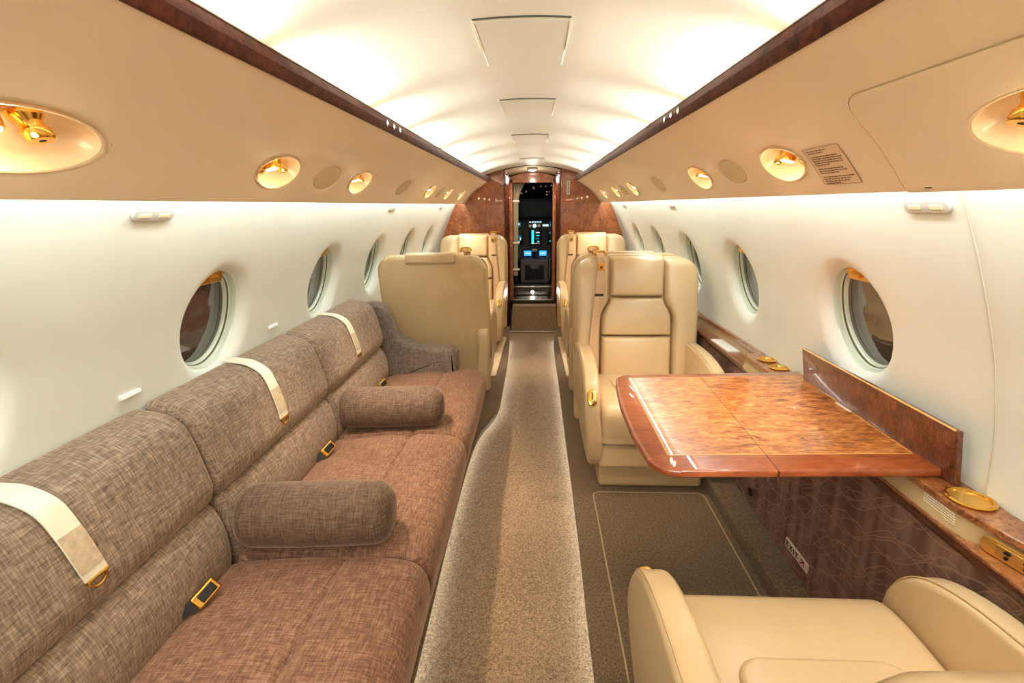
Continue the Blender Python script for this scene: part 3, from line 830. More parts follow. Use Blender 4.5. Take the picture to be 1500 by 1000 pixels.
# curtain gathered at left of doorway
cu = empty('doorway_curtain', (-.178, 5.40, .36), label='cream curtain gathered and tied at the left side of the cockpit doorway', cat='curtain')
def curt(z0, z1, w0, w1, n=40):
    mb = MB(); R_ = 18
    for i in range(R_+1):
        t = i/R_; z = z0+(z1-z0)*t; w = w0+(w1-w0)*t**1.6
        for j in range(n+1):
            u = j/n; mb.v.append((-.03+w*u, .010*math.sin(u*2*PI*7)*(1+.5*t), z))
    for i in range(R_):
        for j in range(n): mb.f.append((i*(n+1)+j, i*(n+1)+j+1, (i+1)*(n+1)+j+1, (i+1)*(n+1)+j)); mb.mi.append(0)
    return mb
m1 = curt(.905, 1.085, .055, .125); q = curt(.46, .905, .05, .055); m1.add(q.v, q.f); q = curt(.10, .46, .042, .05); m1.add(q.v, q.f)
o = m1.build('cloth', 'curtain', cu, angle=80); sd = o.modifiers.new('s', 'SOLIDIFY'); sd.thickness = .002
for z in (.90, .46, .17): rbox((0, 0, z), (.036, .018, .011), .006, 3).build('tie_band', 'sofa_strap', cu)
tube([(-.05, 0, 1.09), (.40, 0, 1.09)], .005, 8).build('curtain_rail', 'steel_trim', cu)

# ------------------------------------------------------------------ side ledges
def ledge(sg):
    side = 'right' if sg > 0 else 'left'
    Y0 = YA+.02 if sg > 0 else 2.62
    g = empty('side_ledge', (0, 0, 0), label='%s side ledge with burl wood tops along the wall' % side, cat='side ledge')
    wx = lambda z: Prof.at(wallP, wallP.tz(z))[0]
    if sg > 0:
        # upper shelf: wide by the table, narrow forward of the cup holders, curving outboard near the camera
        inner = catmull([(.906, Y0), (.905, .45), (.900, .60), (.888, .72), (.868, .80), (.855, .87), (.853, .95), (.853, 1.2), (.853, 1.6), (.853, 1.83)], 6, closed=False)
        inner += [(.860, 1.87), (.915, 1.885), (.919, 1.91), (.919, 3.4), (.919, YB-.002)]
    else:
        inner = [(.919, Y0), (.919, 3.4), (.919, YB-.002)]
    top = MB(); n = len(inner); vs = []
    for x, y in inner: vs += [(sg*(x+.002), y, .643), (sg*x, y, .640), (sg*x, y, .629), (sg*(x+.002), y, .626), (sg*.939, y, .626), (sg*.939, y, .643)]
    top.add(vs, [(i*6+k, i*6+(k+1) % 6, (i+1)*6+(k+1) % 6, (i+1)*6+k) for i in range(n-1) for k in range(6)])
    top.f += [(5, 4, 3, 2, 1, 0), tuple((n-1)*6+k for k in range(6))]; top.mi += [0, 0]
    top.build('ledge_top', 'burl_ledge', g, angle=30)
    fz0 = .588
    fa = MB(); vs = []
    for x, y in inner: vs += [(sg*(x+.007), y, .627), (sg*(x-(.004 if .845 < x < .862 else -.004)), y, fz0)]
    fa.add(vs, [(i*2, i*2+1, i*2+3, i*2+2) for i in range(n-1)])
    fo = fa.build('fascia', 'beige_fascia', g, angle=30)
    if sg > 0:
        lo = [(.845, Y0), (.845, 1.2), (.863, 1.75), (.863, YB-.002)]
    else: lo = [(.863, Y0), (.863, YB-.002)]
    def run(sec):
        m_ = MB(); k_ = len(sec)
        m_.add([(sg*(x+dx), y, z) for x, y in lo for dx, z in sec], [(i*k_+j, i*k_+(j+1) % k_, (i+1)*k_+(j+1) % k_, (i+1)*k_+j) for i in range(len(lo)-1) for j in range(k_)]+[tuple(range(k_)), tuple((len(lo)-1)*k_+j for j in range(k_))])
        return m_
    run([(.001, .580), (0, .581), (0, .589), (.001, .590), (.070, .590), (.070, .580)]).build('lower_shelf', 'burl_ledge', g, angle=40)
    run([(-.002, .566), (-.003, .568), (-.003, .582), (-.002, .584), (.020, .583), (.020, .566)]).build('shelf_edge', 'rail_wood', g, angle=40)
    run([(.003, .570), (.022, .02), (.034, .02), (.034, .570)]).build('side_panel', 'pattern_cloth', g, smooth=False)
    return g
lg = ledge(1); ledge(-1)
# cup holders
def drill(obj, spots):
    for x, y, r in spots:
        c_ = lathe([(r, -.05), (r, .05)], 36).build('cutter', 'gold', loc=(x, y, .64), smooth=False)
        md = obj.modifiers.new('b', 'BOOLEAN'); md.operation = 'DIFFERENCE'; md.object = c_; md.solver = 'EXACT'
        dg = bpy.context.evaluated_depsgraph_get(); me = bpy.data.meshes.new_from_object(obj.evaluated_get(dg))
        obj.modifiers.remove(md); obj.data = me; bpy.data.objects.remove(c_)
drill([q for q in lg.children if q.name.startswith('ledge_top')][0], [(.895, .883, .034), (.905, 1.785, .026), (.905, 1.69, .026)])
def cup(x, y, r=.036, z=.644):
    c_ = empty('cup_holder', (x, y, z), cat='cup holder')
    lathe([(r, -.003), (r+.006, .001), (r+.007, .004), (r+.003, .006), (r-.001, .004), (r-.003, -.002), (r-.004, -.006)], 36).build('rim', 'gold', c_)
    lathe([(r-.002, .001), (r-.003, -.012), (r-.008, -.034), (r-.014, -.040), (0, -.041)], 36).build('cup_bottom', 'cup_gold', c_)
    return c_
tag(cup(.895, .883, .034), 'large round gold cup holder in the ledge at the right picture edge', group='gold cup holders')
tag(cup(.905, 1.785, .026), 'gold cup holder on the ledge beyond the table, the farther of two', group='gold cup holders')
tag(cup(.905, 1.69, .026), 'gold cup holder on the ledge just behind the table leaf', group='gold cup holders')
# power outlet plate on fascia near camera, following the curve
op = empty('outlet_plate', (.894, .70, .6115), label='gold outlet plate with sockets set in the beige ledge fascia at right', cat='outlet')
op.rotation_euler.z = math.radians(-60+60) 
X = Vector((-.24, .97, 0)).normalized(); Zv = Vector((0, 0, 1)); Nn = Vector((-.97, -.24, 0)).normalized()
op.matrix_world = frame_mat((.8805, .742, .6075), X, Zv, Nn)
loft(round_poly([(-.070, -.016), (.070, -.016), (.070, .016), (-.070, .016)], .014, 6), 2, -.002, .003, .001, 2).build('plate', 'cup_gold', op)
loft(round_poly([(-.045, -.011), (.045, -.011), (.045, .011), (-.045, .011)], .003, 2), 2, .002, .0045, .001, 1).build('socket_panel', 'gold_soft', op)
for x_, z_, sx_ in ((.026, .004, 1.8), (.026, -.006, 1), (-.004, .004, 1.8), (-.004, -.006, 1), (-.032, 0, 1.8)):
    lathe([(0, 0), (.0032, 0), (.0032, .0022), (0, .0022)], 14, sx_, 1).xf(Matrix.Translation((x_, z_, .0045))).build('socket', 'hole', op)
# tiny printed notice on fascia
nt = empty('fascia_notice', (.8535, .90, .6075), label='faint small printed lines on the beige ledge fascia beside the table', cat='notice')
mb = MB()
for r_ in range(6):
    z = .016-.0052*r_-(.004 if r_ == 5 else 0); y = .040; e_ = -.036 if r_ < 5 else -.03
    while y > e_:
        w_ = random.uniform(.003, .008); q = rbox((0.0008, y-w_/2, z), (.0004, w_/2, .0012), .0002, 1, n=1); mb.add(q.v, q.f); y -= w_+.0016
mb.build('print_lines', 'tiny_print', nt)
mg = rbox((0, 0, 0), (.026, .10, .004), .002, 2).build('magazine', 'white_plastic', loc=(.892, 2.16, .5935)); mg.rotation_euler.z = .03
tag(mg, 'white folded paper lying on the lower burl shelf beyond the table', 'paper')
# EXIT sign on the pattern panel
ex = empty('exit_sign', (.867, 1.345, .133), label='small white EXIT sign with a red arrow on the patterned side panel', cat='sign')
ex.matrix_world = frame_mat((.8665, 1.343, .134), Vector((0, -1, 0)), Vector((-.033, 0, .999)), Vector((-.999, 0, -.033)))
loft(round_poly([(-.068, -.017), (.068, -.017), (.068, .017), (-.068, .017)], .004, 3), 2, 0, .004, .001, 1).build('sign_plate', 'sign_white', ex)
def stroke(mb, a, b, w, z=.0042):
    a = Vector(a+(0,)); b = Vector(b+(0,)); d = (b-a).normalized(); n = Vector((-d.y, d.x, 0))*w/2
    vs = [a-n, b-n, b+n, a+n]; vs = [(p.x, p.y, z) for p in vs]+[(p.x, p.y, z+.0008) for p in vs]
    mb.add(vs, [(4, 5, 6, 7), (3, 2, 1, 0), (0, 1, 5, 4), (1, 2, 6, 5), (2, 3, 7, 6), (3, 0, 4, 7)])
mb = MB(); h = .0095; w = .0042
def letter(x, segs):
    for a, b in segs: stroke(mb, (x+a[0], a[1]), (x+b[0], b[1]), w)
letter(-.058, [((0, -h), (0, h)), ((0, h-.002), (.012, h-.002)), ((0, 0), (.010, 0)), ((0, -h+.002), (.012, -h+.002))])
letter(-.038, [((0, -h), (.013, h)), ((0, h), (.013, -h))])
letter(-.013, [((0, -h), (0, h))])
letter(-.004, [((0, h-.002), (.014, h-.002)), ((.007, -h), (.007, h))])
mb.build('lettering', 'sign_black', ex, smooth=False)
mb = MB(); stroke(mb, (.026, -.009), (.045, .008), .0042); stroke(mb, (.030, .009), (.047, .009), .0042); stroke(mb, (.0455, .010), (.0455, -.008), .0042)
mb.build('arrow', 'sign_red', ex, smooth=False)
jk = lathe([(.016, 0), (.018, .003), (.013, .004), (.012, .001), (0, .001)], 24).xf(frame_mat((.8665, 1.69, .137), (0, -1, 0), (0, 0, 1), (-1, 0, 0)))
jo = jk.build('socket_hole', 'hole'); tag(jo, 'small round dark hole in the patterned panel under the table', 'socket')

# ------------------------------------------------------------------ table
tb = empty('folding_table', (.60, 1.25, .664), label='glossy burl wood fold-out table between the facing seats on the right', cat='table')
out = [(.925, .966), (.345, .944), (.305, .955), (.284, .990), (.272, 1.12), (.273, 1.30), (.286, 1.47), (.300, 1.535), (.328, 1.560), (.60, 1.578), (.928, 1.603)]
outr = round_poly([(x-.6, y-1.25) for x, y in out], [0, .02, .03, .04, .3, .3, .1, .03, .03, 0, 0], 5)
loft(outr, 2, -.020, 0, .008, 5).build('table_leaf', 'table_border', tb, angle=40)
il = [(.890, 1.034), (.333, 1.012), (.336, 1.524), (.903, 1.556)]
il = [(x-.6, y-1.25) for x, y in il]
fl = MB().add([(x, y, z) for z in (-.001, .0004) for x, y in il], [(4, 5, 6, 7), (0, 3, 2, 1), (0, 1, 5, 4), (1, 2, 6, 5), (2, 3, 7, 6), (3, 0, 4, 7)]).build('burl_inset', 'burl_table', tb, smooth=False)
mb = MB()
for i in range(4):
    a, b = Vector(il[i]), Vector(il[(i+1) % 4]); d = (b-a).normalized(); n_ = Vector((-d.y, d.x))*.0013
    vs = [(p.x, p.y, z) for z in (-.001, .0007) for p in (a-n_-d*.0013, b-n_+d*.0013, b+n_+d*.0013, a+n_-d*.0013)]
    mb.add(vs, [(4, 5, 6, 7), (0, 3, 2, 1), (0, 1, 5, 4), (1, 2, 6, 5), (2, 3, 7, 6), (3, 0, 4, 7)])
mb.build('inlay_line', 'inlay', tb, smooth=False)
mb = MB(); stroke(mb, (-.047, -.298), (-.022, .322), .0012, .0001); mb.build('fold_seam', 'rail_wood', tb, smooth=False)
rbox((-.047, -.3005, -.013), (.0010, .004, .012), .0006, 1, n=1).build('fold_seam', 'rail_wood', tb)
# upright board
bp = [(.878, .0), (.893, .0), (.889, .106), (.876, .106)]
bd = loft(round_poly([(x-.6, z) for x, z in [(.903, -.019), (.916, -.019), (.893, .106), (.879, .106)]], .002, 2), 1, .930-1.25, 1.520-1.25, .002, 2)
bd.build('upright_board', 'burl_board', tb, angle=40)
tube([(.2795, .933-1.25, .1062), (.2795, 1.517-1.25, .1062)], .0022, 6).build('board_bead', 'inlay', tb)
loft(round_poly([(.05, -.042), (.245, -.042), (.245, -.021), (.05, -.021)], .004, 2), 1, -.15, .18, .004, 2).build('table_carrier', 'beige_fascia', tb)
q = rbox((.891-.6, 1.295-1.25, .0008), (.0045, .032, .0006), .0003, 1, n=1); q.build('small_placard', 'sign_white', tb)
q = rbox((0, 0, 0), (.0006, .034, .0045), .0003, 1, n=1); q.xf(Matrix.Translation((.8795-.6+.0005, 1.20-1.25, .092)) @ Matrix.Rotation(-.2, 4, 'Y')); q.build('small_placard', 'placard_print', tb)

# ------------------------------------------------------------------ cabin seats
def make_seat(side, recline=0.0):
    """local: faces -Y, origin on the floor; side = local X sign of the aisle"""
    root = empty('cabin_seat')
    def lean(x, y, z):
        if z > .36: y = y+(z-.36)*(.20+recline)
        return (x, y, z)
    A = side
    # plinth and base
    rbox((-A*.004, .02, .055), (.228, .215, .055), .02, 3).build('base', 'leather_shell', root)
    rbox((-A*.004, .01, .175), (.236, .250, .060), .022, 3).build('base_cover', 'leather', root)
    # seat cushion
    prof = catmull([(-.268, .33), (-.262, .385), (-.225, .418), (-.12, .425), (.05, .41), (.20, .395), (.24, .36), (.23, .25), (-.10, .235), (-.245, .237), (-.262, .27)], 5)
    sc = loft(prof, 0, -.232, .232, .03, 5, mid=8)
    sc.build('seat_cushion', 'leather', root, angle=60)
    pad = loft(round_poly([(-.152, -.085), (.152, -.085), (.152, .20), (-.152, .20)], [.05, .05, .01, .01], 6), 2, .39, .431, .012, 4)
    pad.warp(lambda x, y, z: (x, y, z-.19*max(0, y)))
    pad.build('seat_pad', 'leather', root, angle=60)
    # back shell
    o = round_poly([(-.298, .12), (.298, .12), (.312, .60), (.308, .955), (-.308, .955), (-.312, .60)], [.02, .02, .2, .095, .095, .2], 7)
    sh = loft(o, 1, .235, .320, .026, 5, r0=.030).warp(lean)
    # bow the top edge a little
    sh.warp(lambda x, y, z: (x, y, z+.010*(1-(x/.31)**2) if z > .8 else z))
    sh.build('back_shell', 'leather_shell', root, angle=60)
    # side bolsters and pads: soft height-field pads over the shell
    def soft(xl, xr, z0, z1, yb, yf, r, dome, nm, nu=22, nv=28, rz=None):
        rz = rz or r; m_ = MB(); f = lambda d, r_: math.sqrt(max(0, 1-(1-min(1, max(0, d/r_)))**2))
        for j in range(nv+1):
            v = .5-.5*math.cos(PI*j/nv); z = z0+(z1-z0)*v; a, b = xl(z), xr(z)
            for i in range(nu+1):
                u = .5-.5*math.cos(PI*i/nu); x = a+(b-a)*u
                h = f(min(x-a, b-x), r)*f(min(z-z0, z1-z), rz)
                m_.v.append((x, yb+(yf-yb)*h-dome*(4*u*(1-u))**.9*(4*v*(1-v))**.7, z))
        for j in range(nv):
            for i in range(nu): m_.f.append((j*(nu+1)+i, j*(nu+1)+i+1, (j+1)*(nu+1)+i+1, (j+1)*(nu+1)+i)); m_.mi.append(0)
        return m_.warp(lean).build(nm, 'leather', root, angle=80)
    def sm(t): t = max(0, min(1, t)); return t*t*(3-2*t)
    for s_ in (-1, 1):
        zt = .956
        def xo(z): return .308-(.085-math.sqrt(max(0, .085**2-max(0, z-(zt-.085))**2)))
        def xi_(z): return .178-.043*sm((z-.665)/.105)
        if s_ > 0: soft(lambda z: min(xi_(z), xo(z)-.01), xo, .32, zt, .262, .196, .022, .014, 'side_bolster', rz=.03)
        else: soft(lambda z: -xo(z), lambda z: -min(xi_(z), xo(z)-.01), .32, zt, .262, .196, .022, .014, 'side_bolster', rz=.03)
    def half(z): return .134
    soft(lambda z: -.134, lambda z: .134, .772, .966, .262, .200, .014, .016, 'headrest', rz=.016)
    hw = lambda z: .176-.042*sm((z-.665)/.105)
    soft(lambda z: -hw(z), hw, .580, .770, .262, .204, .014, .014, 'back_pad', rz=.012)
    soft(lambda z: -.176, lambda z: .176, .372, .578, .262, .204, .014, .014, 'lumbar_pad', rz=.012)
    # top rear cap of the headrest
    cp = loft(round_poly([(-.140, .912), (.140, .912), (.137, .972), (-.137, .972)], [.01, .01, .012, .012], 4), 1, .250, .332, .012, 4).warp(lean)
    cp.build('headrest_cap', 'leather', root, angle=60)
    # arms
    ap = [(-.268, .33), (-.262, .415), (-.235, .475), (-.185, .520), (-.10, .549), (.02, .562), (.18, .560), (.33, .540), (.375, .50), (.37, .32), (.33, .15), (.10, .10), (-.16, .105), (-.232, .15), (-.262, .24)]
    # aisle arm
    ar = loft(catmull(ap, 5), 0, min(A*.237, A*.305), max(A*.237, A*.305), .016, 5)
    ar.warp(lambda x, y, z: (x-A*.034*max(0, (.38-z)/.3), y, z))
    a_o = ar.build('armrest', 'leather', root, angle=60)
    # stitched welt lines along outer edge of arm
    welt = [(A*.296, y-.0008*0, z+.0) for y, z in catmull(ap[1:8], 6, closed=False)]
    tube(welt, .0016, 5).build('piping', 'leather_shell', a_o)
    wa = loft(catmull([(y, z if z < .45 else z-.004) for y, z in ap], 5), 0, min(-A*.237, -A*.297), max(-A*.237, -A*.297), .014, 5)
    w_o = wa.build('armrest', 'leather', root, angle=60)
    tube([(-A*.245, y, z+.0-.003) for y, z in catmull(ap[1:8], 6, closed=False)], .0016, 5).build('piping', 'leather_shell', w_o)
    # gold control plate on front curve of the aisle arm
    n_ = Vector((0, -.86, .5)).normalized(); zz = Vector((0, .5, .86)).normalized()
    F = frame_mat((A*.272, -.251, .452), Vector((1, 0, 0)), zz, n_)
    pl = loft(round_poly([(-.019, -.034), (.019, -.034), (.019, .034), (-.019, .034)], .0185, 7), 2, -.003, .007, .003, 3).xf(F).build('control_plate', 'gold', root)
    loft(round_poly([(-.010, -.024), (.010, -.024), (.010, .024), (-.010, .024)], .0098, 6), 2, .006, .0076, .0008, 1).xf(F).build('recess', 'gold_soft', pl)
    rbox((0, .004, .009), (.0022, .016, .004), .001, 1).xf(F).build('lever', 'black', pl)
    lathe([(.006, .0065), (.006, .011), (.003, .014), (0, .0145)], 16).xf(F @ Matrix.Translation((.002, -.014, 0))).build('button', 'chrome', pl)
    if recline: return root
    # belt guide on the shoulder, strap and buckle tongue
    bx = A*.185
    def L(x, y, z): return lean(x, y, z)
    cpx = Vector(L(bx, .235, .972))
    gd = rbox(tuple(cpx+Vector((0, .0, .004))), (.030, .016, .006), .005, 3); 
    for s_ in (-1, 1):
        q = rbox(tuple(cpx+Vector((s_*.026, -.006, .010))), (.006, .016, .010), .004, 3); gd.add(q.v, q.f)
    q = tube([tuple(cpx+Vector((-.024, -.010, .020))), tuple(cpx+Vector((.024, -.010, .020)))], .005, 10); gd.add(q.v, q.f)
    gd.build('belt_guide', 'gold', root)
    path = [L(bx, .262, .975), L(bx, .215, .982), L(bx, .176, .965), L(bx+A*.000, .166, .90), L(bx+A*.008, .163, .80), L(bx+A*.022, .162, .68), L(bx+A*.034, .164, .56), L(bx+A*.040, .17, .44), L(bx+A*.042, .185, .40)]
    stp_ = ribbon(catmull(path, 5, closed=False), (1, 0, 0), .038, .003).build('belt_strap', 'strap', root)
    tn = Vector(L(bx, .158, .925)); q = rbox(tuple(tn), (.015, .004, .018), .003, 2).build('belt_tongue', 'gold', stp_)
    rbox((tn.x, tn.y-.005, tn.z-.003), (.005, .001, .005), .001, 1).build('tongue_slot', 'hole', stp_)
    bn = Vector(L(bx+A*.008, .161, .79)); rbox(tuple(bn), (.021, .004, .0055), .002, 2).build('belt_band', 'black_band', stp_)
    return root

def place(o, x, y, rz, label):
    o.location = (x, y, 0); o.rotation_euler.z = rz
    tag(o, label, 'seat', 'beige leather cabin seats')
SX = .536
sA = make_seat(-1)
place(sA, SX, 2.12, 0, 'beige leather seat facing the camera beyond the wood table on the right')
o = copy_tree(sA); place(o, SX, 4.13, 0, 'beige leather seat facing aft against the right wooden bulkhead')
o = copy_tree(sA); place(o, -.546, 3.08, PI, 'beige leather seat facing forward behind the sofa arm, its plain back showing')
sB = make_seat(1)
place(sB, -SX, 4.13, 0, 'beige leather seat facing aft against the left wooden bulkhead')
o = copy_tree(sB); place(o, SX, 3.10, PI, 'beige leather seat back to back behind the seat at the table, only its top showing')
sC = make_seat(1, .11)
place(sC, .536, .625, PI, 'beige leather seat in the bottom right corner, cushion and both arms seen from above')

# foot plates on the floor beside the middle seats
for sg in (-1, 1):
    pl = loft(round_poly([(sg*.345, 3.36), (sg*.258, 3.36), (sg*.243, 4.45), (sg*.30, 4.45)], .014, 4), 2, .0, .012, .005, 3).build('foot_plate', 'foot_plate', angle=50)
    tag(pl, 'long flat beige floor plate beside the aisle between the facing seats on the %s' % ('left' if sg < 0 else 'right'), 'floor plate', 'floor plates along the aisle')

# ------------------------------------------------------------------ sofa
sofa = empty('sofa', (-.60, 1.35, 0), label='long brown woven three seat sofa along the left wall', cat='sofa')
SO = Matrix.Translation((.60, -1.35, 0))
def sp(mb, nm, mat, par=None, **k):
    mb.xf(SO); return mb.build(nm, mat, par or sofa, **k)
SY = [.33, 1.03, 1.715, 2.42]
SY = [.30, 1.03, 1.715, 2.415]
bprof = [(-.300, .0), (-.296, .10), (-.285, .20), (-.30, .215), (-.90, .215), (-.85, .0)]
sp(loft(round_poly([(-.302, .004), (-.292, .20), (-.92, .20), (-.86, .064), (-.86, .004)], [.004, .01, .004, .004, .004], 3), 1, SY[0], 2.50, .012, 3), 'base', 'sofa_seat')
for i in range(3):
    y0, y1 = SY[i], SY[i+1]
    pr = catmull([(-.262, .205), (-.243, .25), (-.241, .300), (-.262, .343), (-.31, .362), (-.39, .366), (-.440, .362), (-.458, .350), (-.476, .360), (-.55, .362), (-.66, .352), (-.74, .340), (-.775, .31), (-.76, .22), (-.55, .203), (-.35, .203)], 5)
    c_ = loft(pr, 1, y0+.001, (y1-.001 if i < 2 else 2.50), .028, 6, mid=10)
    def crown(x, y, z, y0=y0, y1=(y1 if i < 2 else 2.50)):
        u = (y-(y0+y1)/2)/((y1-y0)/2)
        if z > .28: z += .008*(1-abs(u)**2.4)*(1 if x < -.27 else .5)
        if x > -.27: x += .006*(1-abs(u)**3)
        return (x, y, z)
    co = sp(c_.warp(crown), 'seat_cushion', 'sofa_seat', angle=70)
    # stitched crease
    up = catmull([(-.768, .535), (-.762, .57), (-.772, .62), (-.786, .68), (-.806, .730), (-.845, .757), (-.885, .765), (-.918, .765), (-.922, .70), (-.924, .60), (-.90, .522), (-.82, .516), (-.785, .516)], 5)
    c_ = loft(up, 1, y0+.002, y1-.002, .026, 6, mid=8)
    sp(c_, 'upper_back_cushion', 'sofa_back', angle=70)
    lw = catmull([(-.785, .515), (-.762, .487), (-.748, .44), (-.744, .39), (-.750, .34), (-.77, .30), (-.83, .28), (-.90, .29), (-.91, .40), (-.915, .505), (-.84, .522)], 5)
    c_ = loft(lw, 1, y0+.002, y1-.002, .034, 6, mid=8)
    sp(c_, 'lower_back_cushion', 'sofa_back', angle=70)
# arm / end panel
ap_ = [(-.925, .27), (-.930, .60), (-.925, .715), (-.87, .733), (-.815, .737), (-.775, .722), (-.745, .685), (-.728, .635), (-.710, .582), (-.672, .538), (-.62, .512), (-.56, .499), (-.48, .495), (-.42, .492), (-.395, .478), (-.385, .45), (-.385, .32), (-.385, .25), (-.6, .24), (-.85, .24)]
am = loft(catmull(ap_, 4), 1, 2.425, 2.535, .030, 6, mid=2)
am_o = sp(am, 'arm', 'sofa_arm', angle=70)
sp(rbox((-.378, 2.50, .335), (.004, .008, .018), .003, 2), 'arm_fitting', 'gold', am_o)
# shoulder straps over the upper cushions with gold end fittings
for i, (yt, yb) in enumerate(((.665, .690), (1.375, 1.368), (2.03, 2.046))):
    prf = [(-.920, .772), (-.885, .7700), (-.845, .7625), (-.803, .734), (-.7815, .682), (-.7665, .622), (-.762, .588)]
    path = [(x, yt+(yb-yt)*k/6, z) for k, (x, z) in enumerate(prf)]
    cp_ = catmull(path, 5, closed=False)
    s_ = sp(ribbon(cp_, (0, 1, 0), .046, .003), 'shoulder_strap', 'sofa_strap')
    sp(ribbon([(x+.0014, y, z+.0008) for x, y, z in cp_[20:28]], (0, 1, 0), .044, .003), 'strap_patch', 'strap_patch', s_)
    ring = [(-.7615+.002*math.cos(a), yb+.016*math.cos(a), .583+.016*math.sin(a)) for a in [PI+PI*k/10 for k in range(11)]]
    sp(tube(ring, .0030, 8), 'strap_hook', 'gold', s_)
    sp(tube([(-.7605, yb-.022, .586), (-.7605, yb+.022, .586)], .0032, 8), 'strap_hook', 'gold', s_)
# lap buckles in the crease
for y in (.87, 1.548, 2.205):
    Ly = Vector((.30, .90, .30)).normalized(); Nz = Vector((.70, -.45, .60)); Nz = (Nz-Ly*Nz.dot(Ly)).normalized()
    F = frame_mat((-.720, y, .378), Ly.cross(Nz), Ly, Nz)
    b_ = sp(rbox((0, 0, 0), (.017, .030, .007), .005, 3).xf(F), 'lap_buckle', 'gold')
    sp(rbox((0, .002, .006), (.011, .020, .003), .002, 2).xf(F), 'buckle_plate', 'black', b_)
    sp(ribbon([tuple(F @ Vector((0, -.026, 0))), tuple(F @ Vector((-.01, -.055, -.012))), tuple(F @ Vector((-.03, -.08, -.05)))], (F.to_3x3() @ Vector((1, 0, 0))), .026, .003), 'belt_webbing', 'black_band', b_)
# bolsters
def bolster(x0, x1, y, z, r, tilt, label):
    n = 26; prof = []
    L_ = (x1-x0)/2
    for k in range(n+1):
        t = -1+2*k/n
        prof.append((r*(1-abs(t)**14)**.5*(1+.03*math.sin(t*5)), t*L_))
    prof = [(0, -L_)]+[(r*math.sin(PI/2*min(1, k/6))**.7, -L_+.045*(1-math.cos(PI/2*min(1, k/6)))) for k in range(1, 7)]+[(r*(1+.035*(1-t*t)), t*(L_-.047)) for t in [-1+2*k/10 for k in range(11)]]+[(r*math.sin(PI/2*k/6)**.7, L_-.045*(1-math.cos(PI/2*k/6))) for k in range(6, 0, -1)]+[(0, L_)]
    m_ = lathe(prof, 36).xf(Matrix.Rotation(PI/2, 4, 'Y'))
    o = m_.build('bolster_pillow', 'bolster_cloth', angle=80, loc=((x0+x1)/2, y, z))
    o.rotation_euler = (0, 0, tilt)
    tag(o, label, 'pillow', 'bolster pillows on the sofa')
    pp_ = [(r*.80*math.sin(2*PI*k/28)*1.0, r*.80*math.cos(2*PI*k/28)) for k in range(28)]
    return o
bolster(-.742, -.340, 1.075, .448, .080, math.radians(4), 'brown round bolster pillow on the sofa, the nearer and larger one')
bolster(-.752, -.336, 1.775, .447, .079, math.radians(4), 'brown round bolster pillow on the sofa, the farther one')

# ------------------------------------------------------------------ small wall fixtures
for sg in (-1, 1):
    for k, y in enumerate((1.0, 2.75, 4.2) if sg < 0 else (.978, 2.75, 4.2)):
        o0 = Vector(wallP.pt(sg, y, wallP.tz(1.21), -.002)); T = (Vector(wallP.pt(sg, y, wallP.tz(1.23)))-Vector(wallP.pt(sg, y, wallP.tz(1.19)))).normalized(); Y_ = Vector((0, 1, 0)); Nn = Y_.cross(T); Nn = Nn if Nn.x*sg < 0 else -Nn
        e_ = empty('courtesy_light', o0, label='small white capsule light at the top of the %s wall, %s' % ('left' if sg < 0 else 'right', ['nearest the camera', 'above the middle windows', 'close to the bulkhead'][k]), cat='light fixture', group='white capsule lights on the walls')
        F = frame_mat((0, 0, 0), Y_, T, Nn)
        loft(round_poly([(-.056, -.0125), (.056, -.0125), (.056, .0125), (-.056, .0125)], .012, 6), 2, -.002, .004, .002, 3).xf(F).build('housing', 'capsule_white', e_)
        for dx in (-.026, .026): rbox((dx, 0, .004), (.015, .0045, .0012), .001, 2).xf(F).build('lens', 'bowl', e_)
for k, (y, z) in enumerate(((1.005, .808), (1.64, .814))):
    o0 = Vector(wallP.pt(-1, y, wallP.tz(z), -.003)); 
    q = rbox((0, 0, 0), (.004, .030, .0055), .002, 2).build('wall_tag', 'white_plastic', loc=o0); q.rotation_euler.y = -.15
    tag(q, 'tiny white bar tag on the left wall, %s' % ('left of the largest window' if k == 0 else 'between the two nearest windows'), 'tag', 'white wall tags')
# bright spots on the wood strips, added as small glowing rimmed dots
for sg in (-1, 1):
    e_ = empty('strip_dots', (sg*.4125, 1.60 if sg < 0 else 1.50, 1.458), label='cluster of tiny glowing dots added on the %s wood strip of the ceiling' % ('left' if sg < 0 else 'right'), cat='light', group='tiny glowing dots on the wood strips')
    for k in range(3):
        p = lathe([(.008, 0), (.009, .003), (.006, .004)], 14).xf(frame_mat((-sg*.001, -.07+.07*k, 0), (0, 1, 0), (0, 0, 1), (-sg, 0, 0))).build('dot_rim', 'chrome', e_)
        lathe([(.006, .002), (.003, .005), (0, .0055)], 14).xf(frame_mat((-sg*.001, -.07+.07*k, 0), (0, 1, 0), (0, 0, 1), (-sg, 0, 0))).build('dot_glow', 'lamp_white', p)

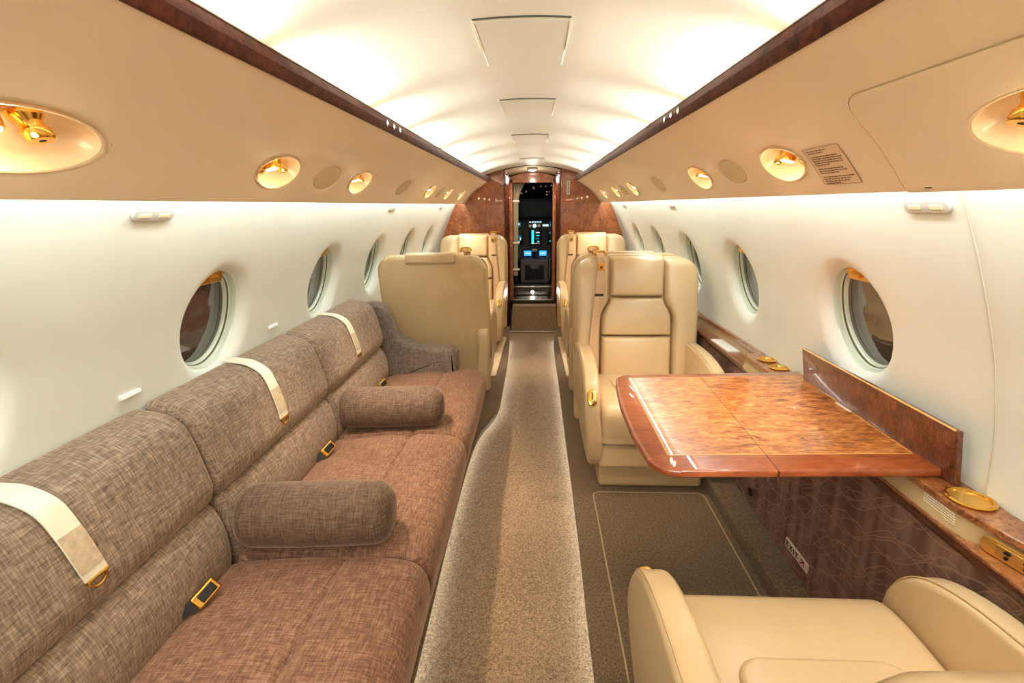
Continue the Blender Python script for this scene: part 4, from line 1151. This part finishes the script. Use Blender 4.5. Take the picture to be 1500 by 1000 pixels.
# ------------------------------------------------------------------ lights
def area(name, loc, dirv, sx_, sy_, power, col, along=(0, 1, 0)):
    l = bpy.data.lights.new(name, 'AREA'); l.shape = 'RECTANGLE'; l.size = sx_; l.size_y = sy_; l.energy = power; l.color = col
    o = bpy.data.objects.new(name, l); COL.objects.link(o)
    z = -Vector(dirv).normalized(); x = Vector(along); y = z.cross(x).normalized(); x = y.cross(z)
    o.matrix_world = frame_mat(loc, x, y, z); return o
COOL = (.92, 1.0, 1.0)
for sg in (-1, 1):
    # cove tubes, short segments with gaps between them
    ends = [-.90, -.10, .30, .96, 1.52, 1.93, 2.60, 3.22, 3.90, 4.50]
    ends = [-.92, -.28, .34, .95, 1.52, 1.94, 2.60, 3.23, 3.86, 4.50]
    for a_, b_ in zip(ends, ends[1:]):
        area('cove_lamp', (sg*.492, (a_+b_)/2, 1.462), (-sg*1, 0, .52), (b_-a_)-.10, .012, 1.4*(b_-a_)/.6, COOL).data.spread = math.radians(95)
    # wall wash hidden in the gap behind the overhead panel lip
    for a_, b_ in zip(ends, ends[1:]+[4.88]):
        area('wash_lamp', (sg*.688, (a_+b_)/2, 1.285), (sg*.16, 0, -1), (b_-a_)-.02, .02, 1.0*(b_-a_)/.6, (.84, .97, 1.0))
WARM = (1, .80, .60)
for sg in (-1, 1):
    for i, y in enumerate([.60, 1.23, 1.80, 3.00, 3.62, 4.25]):
        l = bpy.data.lights.new('spot', 'SPOT'); l.energy = 9 if y < 1 else ((28 if sg < 0 else 18) if y < 2.5 else 14); l.color = WARM; l.spot_size = math.radians(64); l.spot_blend = .9; l.shadow_soft_size = .02
        o = bpy.data.objects.new('reading_spot', l); COL.objects.link(o)
        p = Vector(valP.pt(sg, y-.02, tV-.006, -.004)); o.location = p+Vector((-sg*.004, 0, -.012))
        d = Vector((-sg*.14, .26, -1)).normalized(); o.rotation_euler = d.to_track_quat('-Z', 'Y').to_euler()
        l2 = bpy.data.lights.new('bulb_glow', 'POINT'); l2.energy = .10; l2.color = (1, .76, .48); l2.shadow_soft_size = .012
        o2 = bpy.data.objects.new('bulb_glow', l2); COL.objects.link(o2); o2.location = p+Vector((0, .03, -.010))
# dome light, footlight, cockpit
area('dome', (0, YB+.09, 1.52), (0, -.25, -1), .07, .06, 4, (1, .95, .85))
pl_ = bpy.data.lights.new('dome_bulb', 'POINT'); pl_.energy = .8; pl_.color = (1, .92, .8); pl_.shadow_soft_size = .03
po_ = bpy.data.objects.new('dome_bulb', pl_); COL.objects.link(po_); po_.location = (0, YB+.12, 1.47)
area('foot', (0, 5.28, .296), (0, -1, -.15), .03, .03, .5, (1, .82, .6))
# unseen fill light added in the aft cabin behind the camera
area('aft_fill', (0, -.55, 1.56), (0, .25, -1), .5, .3, 14, (1, .95, .88))
area('cockpit_fill', (0, 6.5, 1.5), (0, 0, -1), .3, .3, .6, (.7, .85, 1))  # unseen dim bluish fill inside the cockpit, without a fixture

# ------------------------------------------------------------------ world, camera, colour
w = bpy.data.worlds.new('night'); S.world = w; w.use_nodes = True
w.node_tree.nodes['Background'].inputs[0].default_value = (.012, .012, .016, 1)
cam = bpy.data.cameras.new('camera'); cam.lens = 708/1500*36; cam.sensor_width = 36; cam.clip_start = .02
co = bpy.data.objects.new('camera', cam); COL.objects.link(co)
xa = Vector((0.99886742, -0.00145201, -0.04755804)); ya_ = Vector((0.04616481, 0.27155772, 0.96131432)); za = Vector((-0.01151892, 0.96242106, -0.27131719))
right = Vector((xa[0], ya_[0], za[0])); up = Vector((xa[1], ya_[1], za[1])); fwd = Vector((xa[2], ya_[2], za[2]))
co.matrix_world = frame_mat((.028, 0, 1.22), right, up, -fwd)
S.camera = co
S.view_settings.view_transform = 'Standard'; S.view_settings.look = 'None'; S.view_settings.gamma = 1; S.view_settings.exposure = 0.57
S.view_settings.use_curve_mapping = False
try:
    S.cycles.max_bounces = 10; S.cycles.diffuse_bounces = 6
except Exception: pass
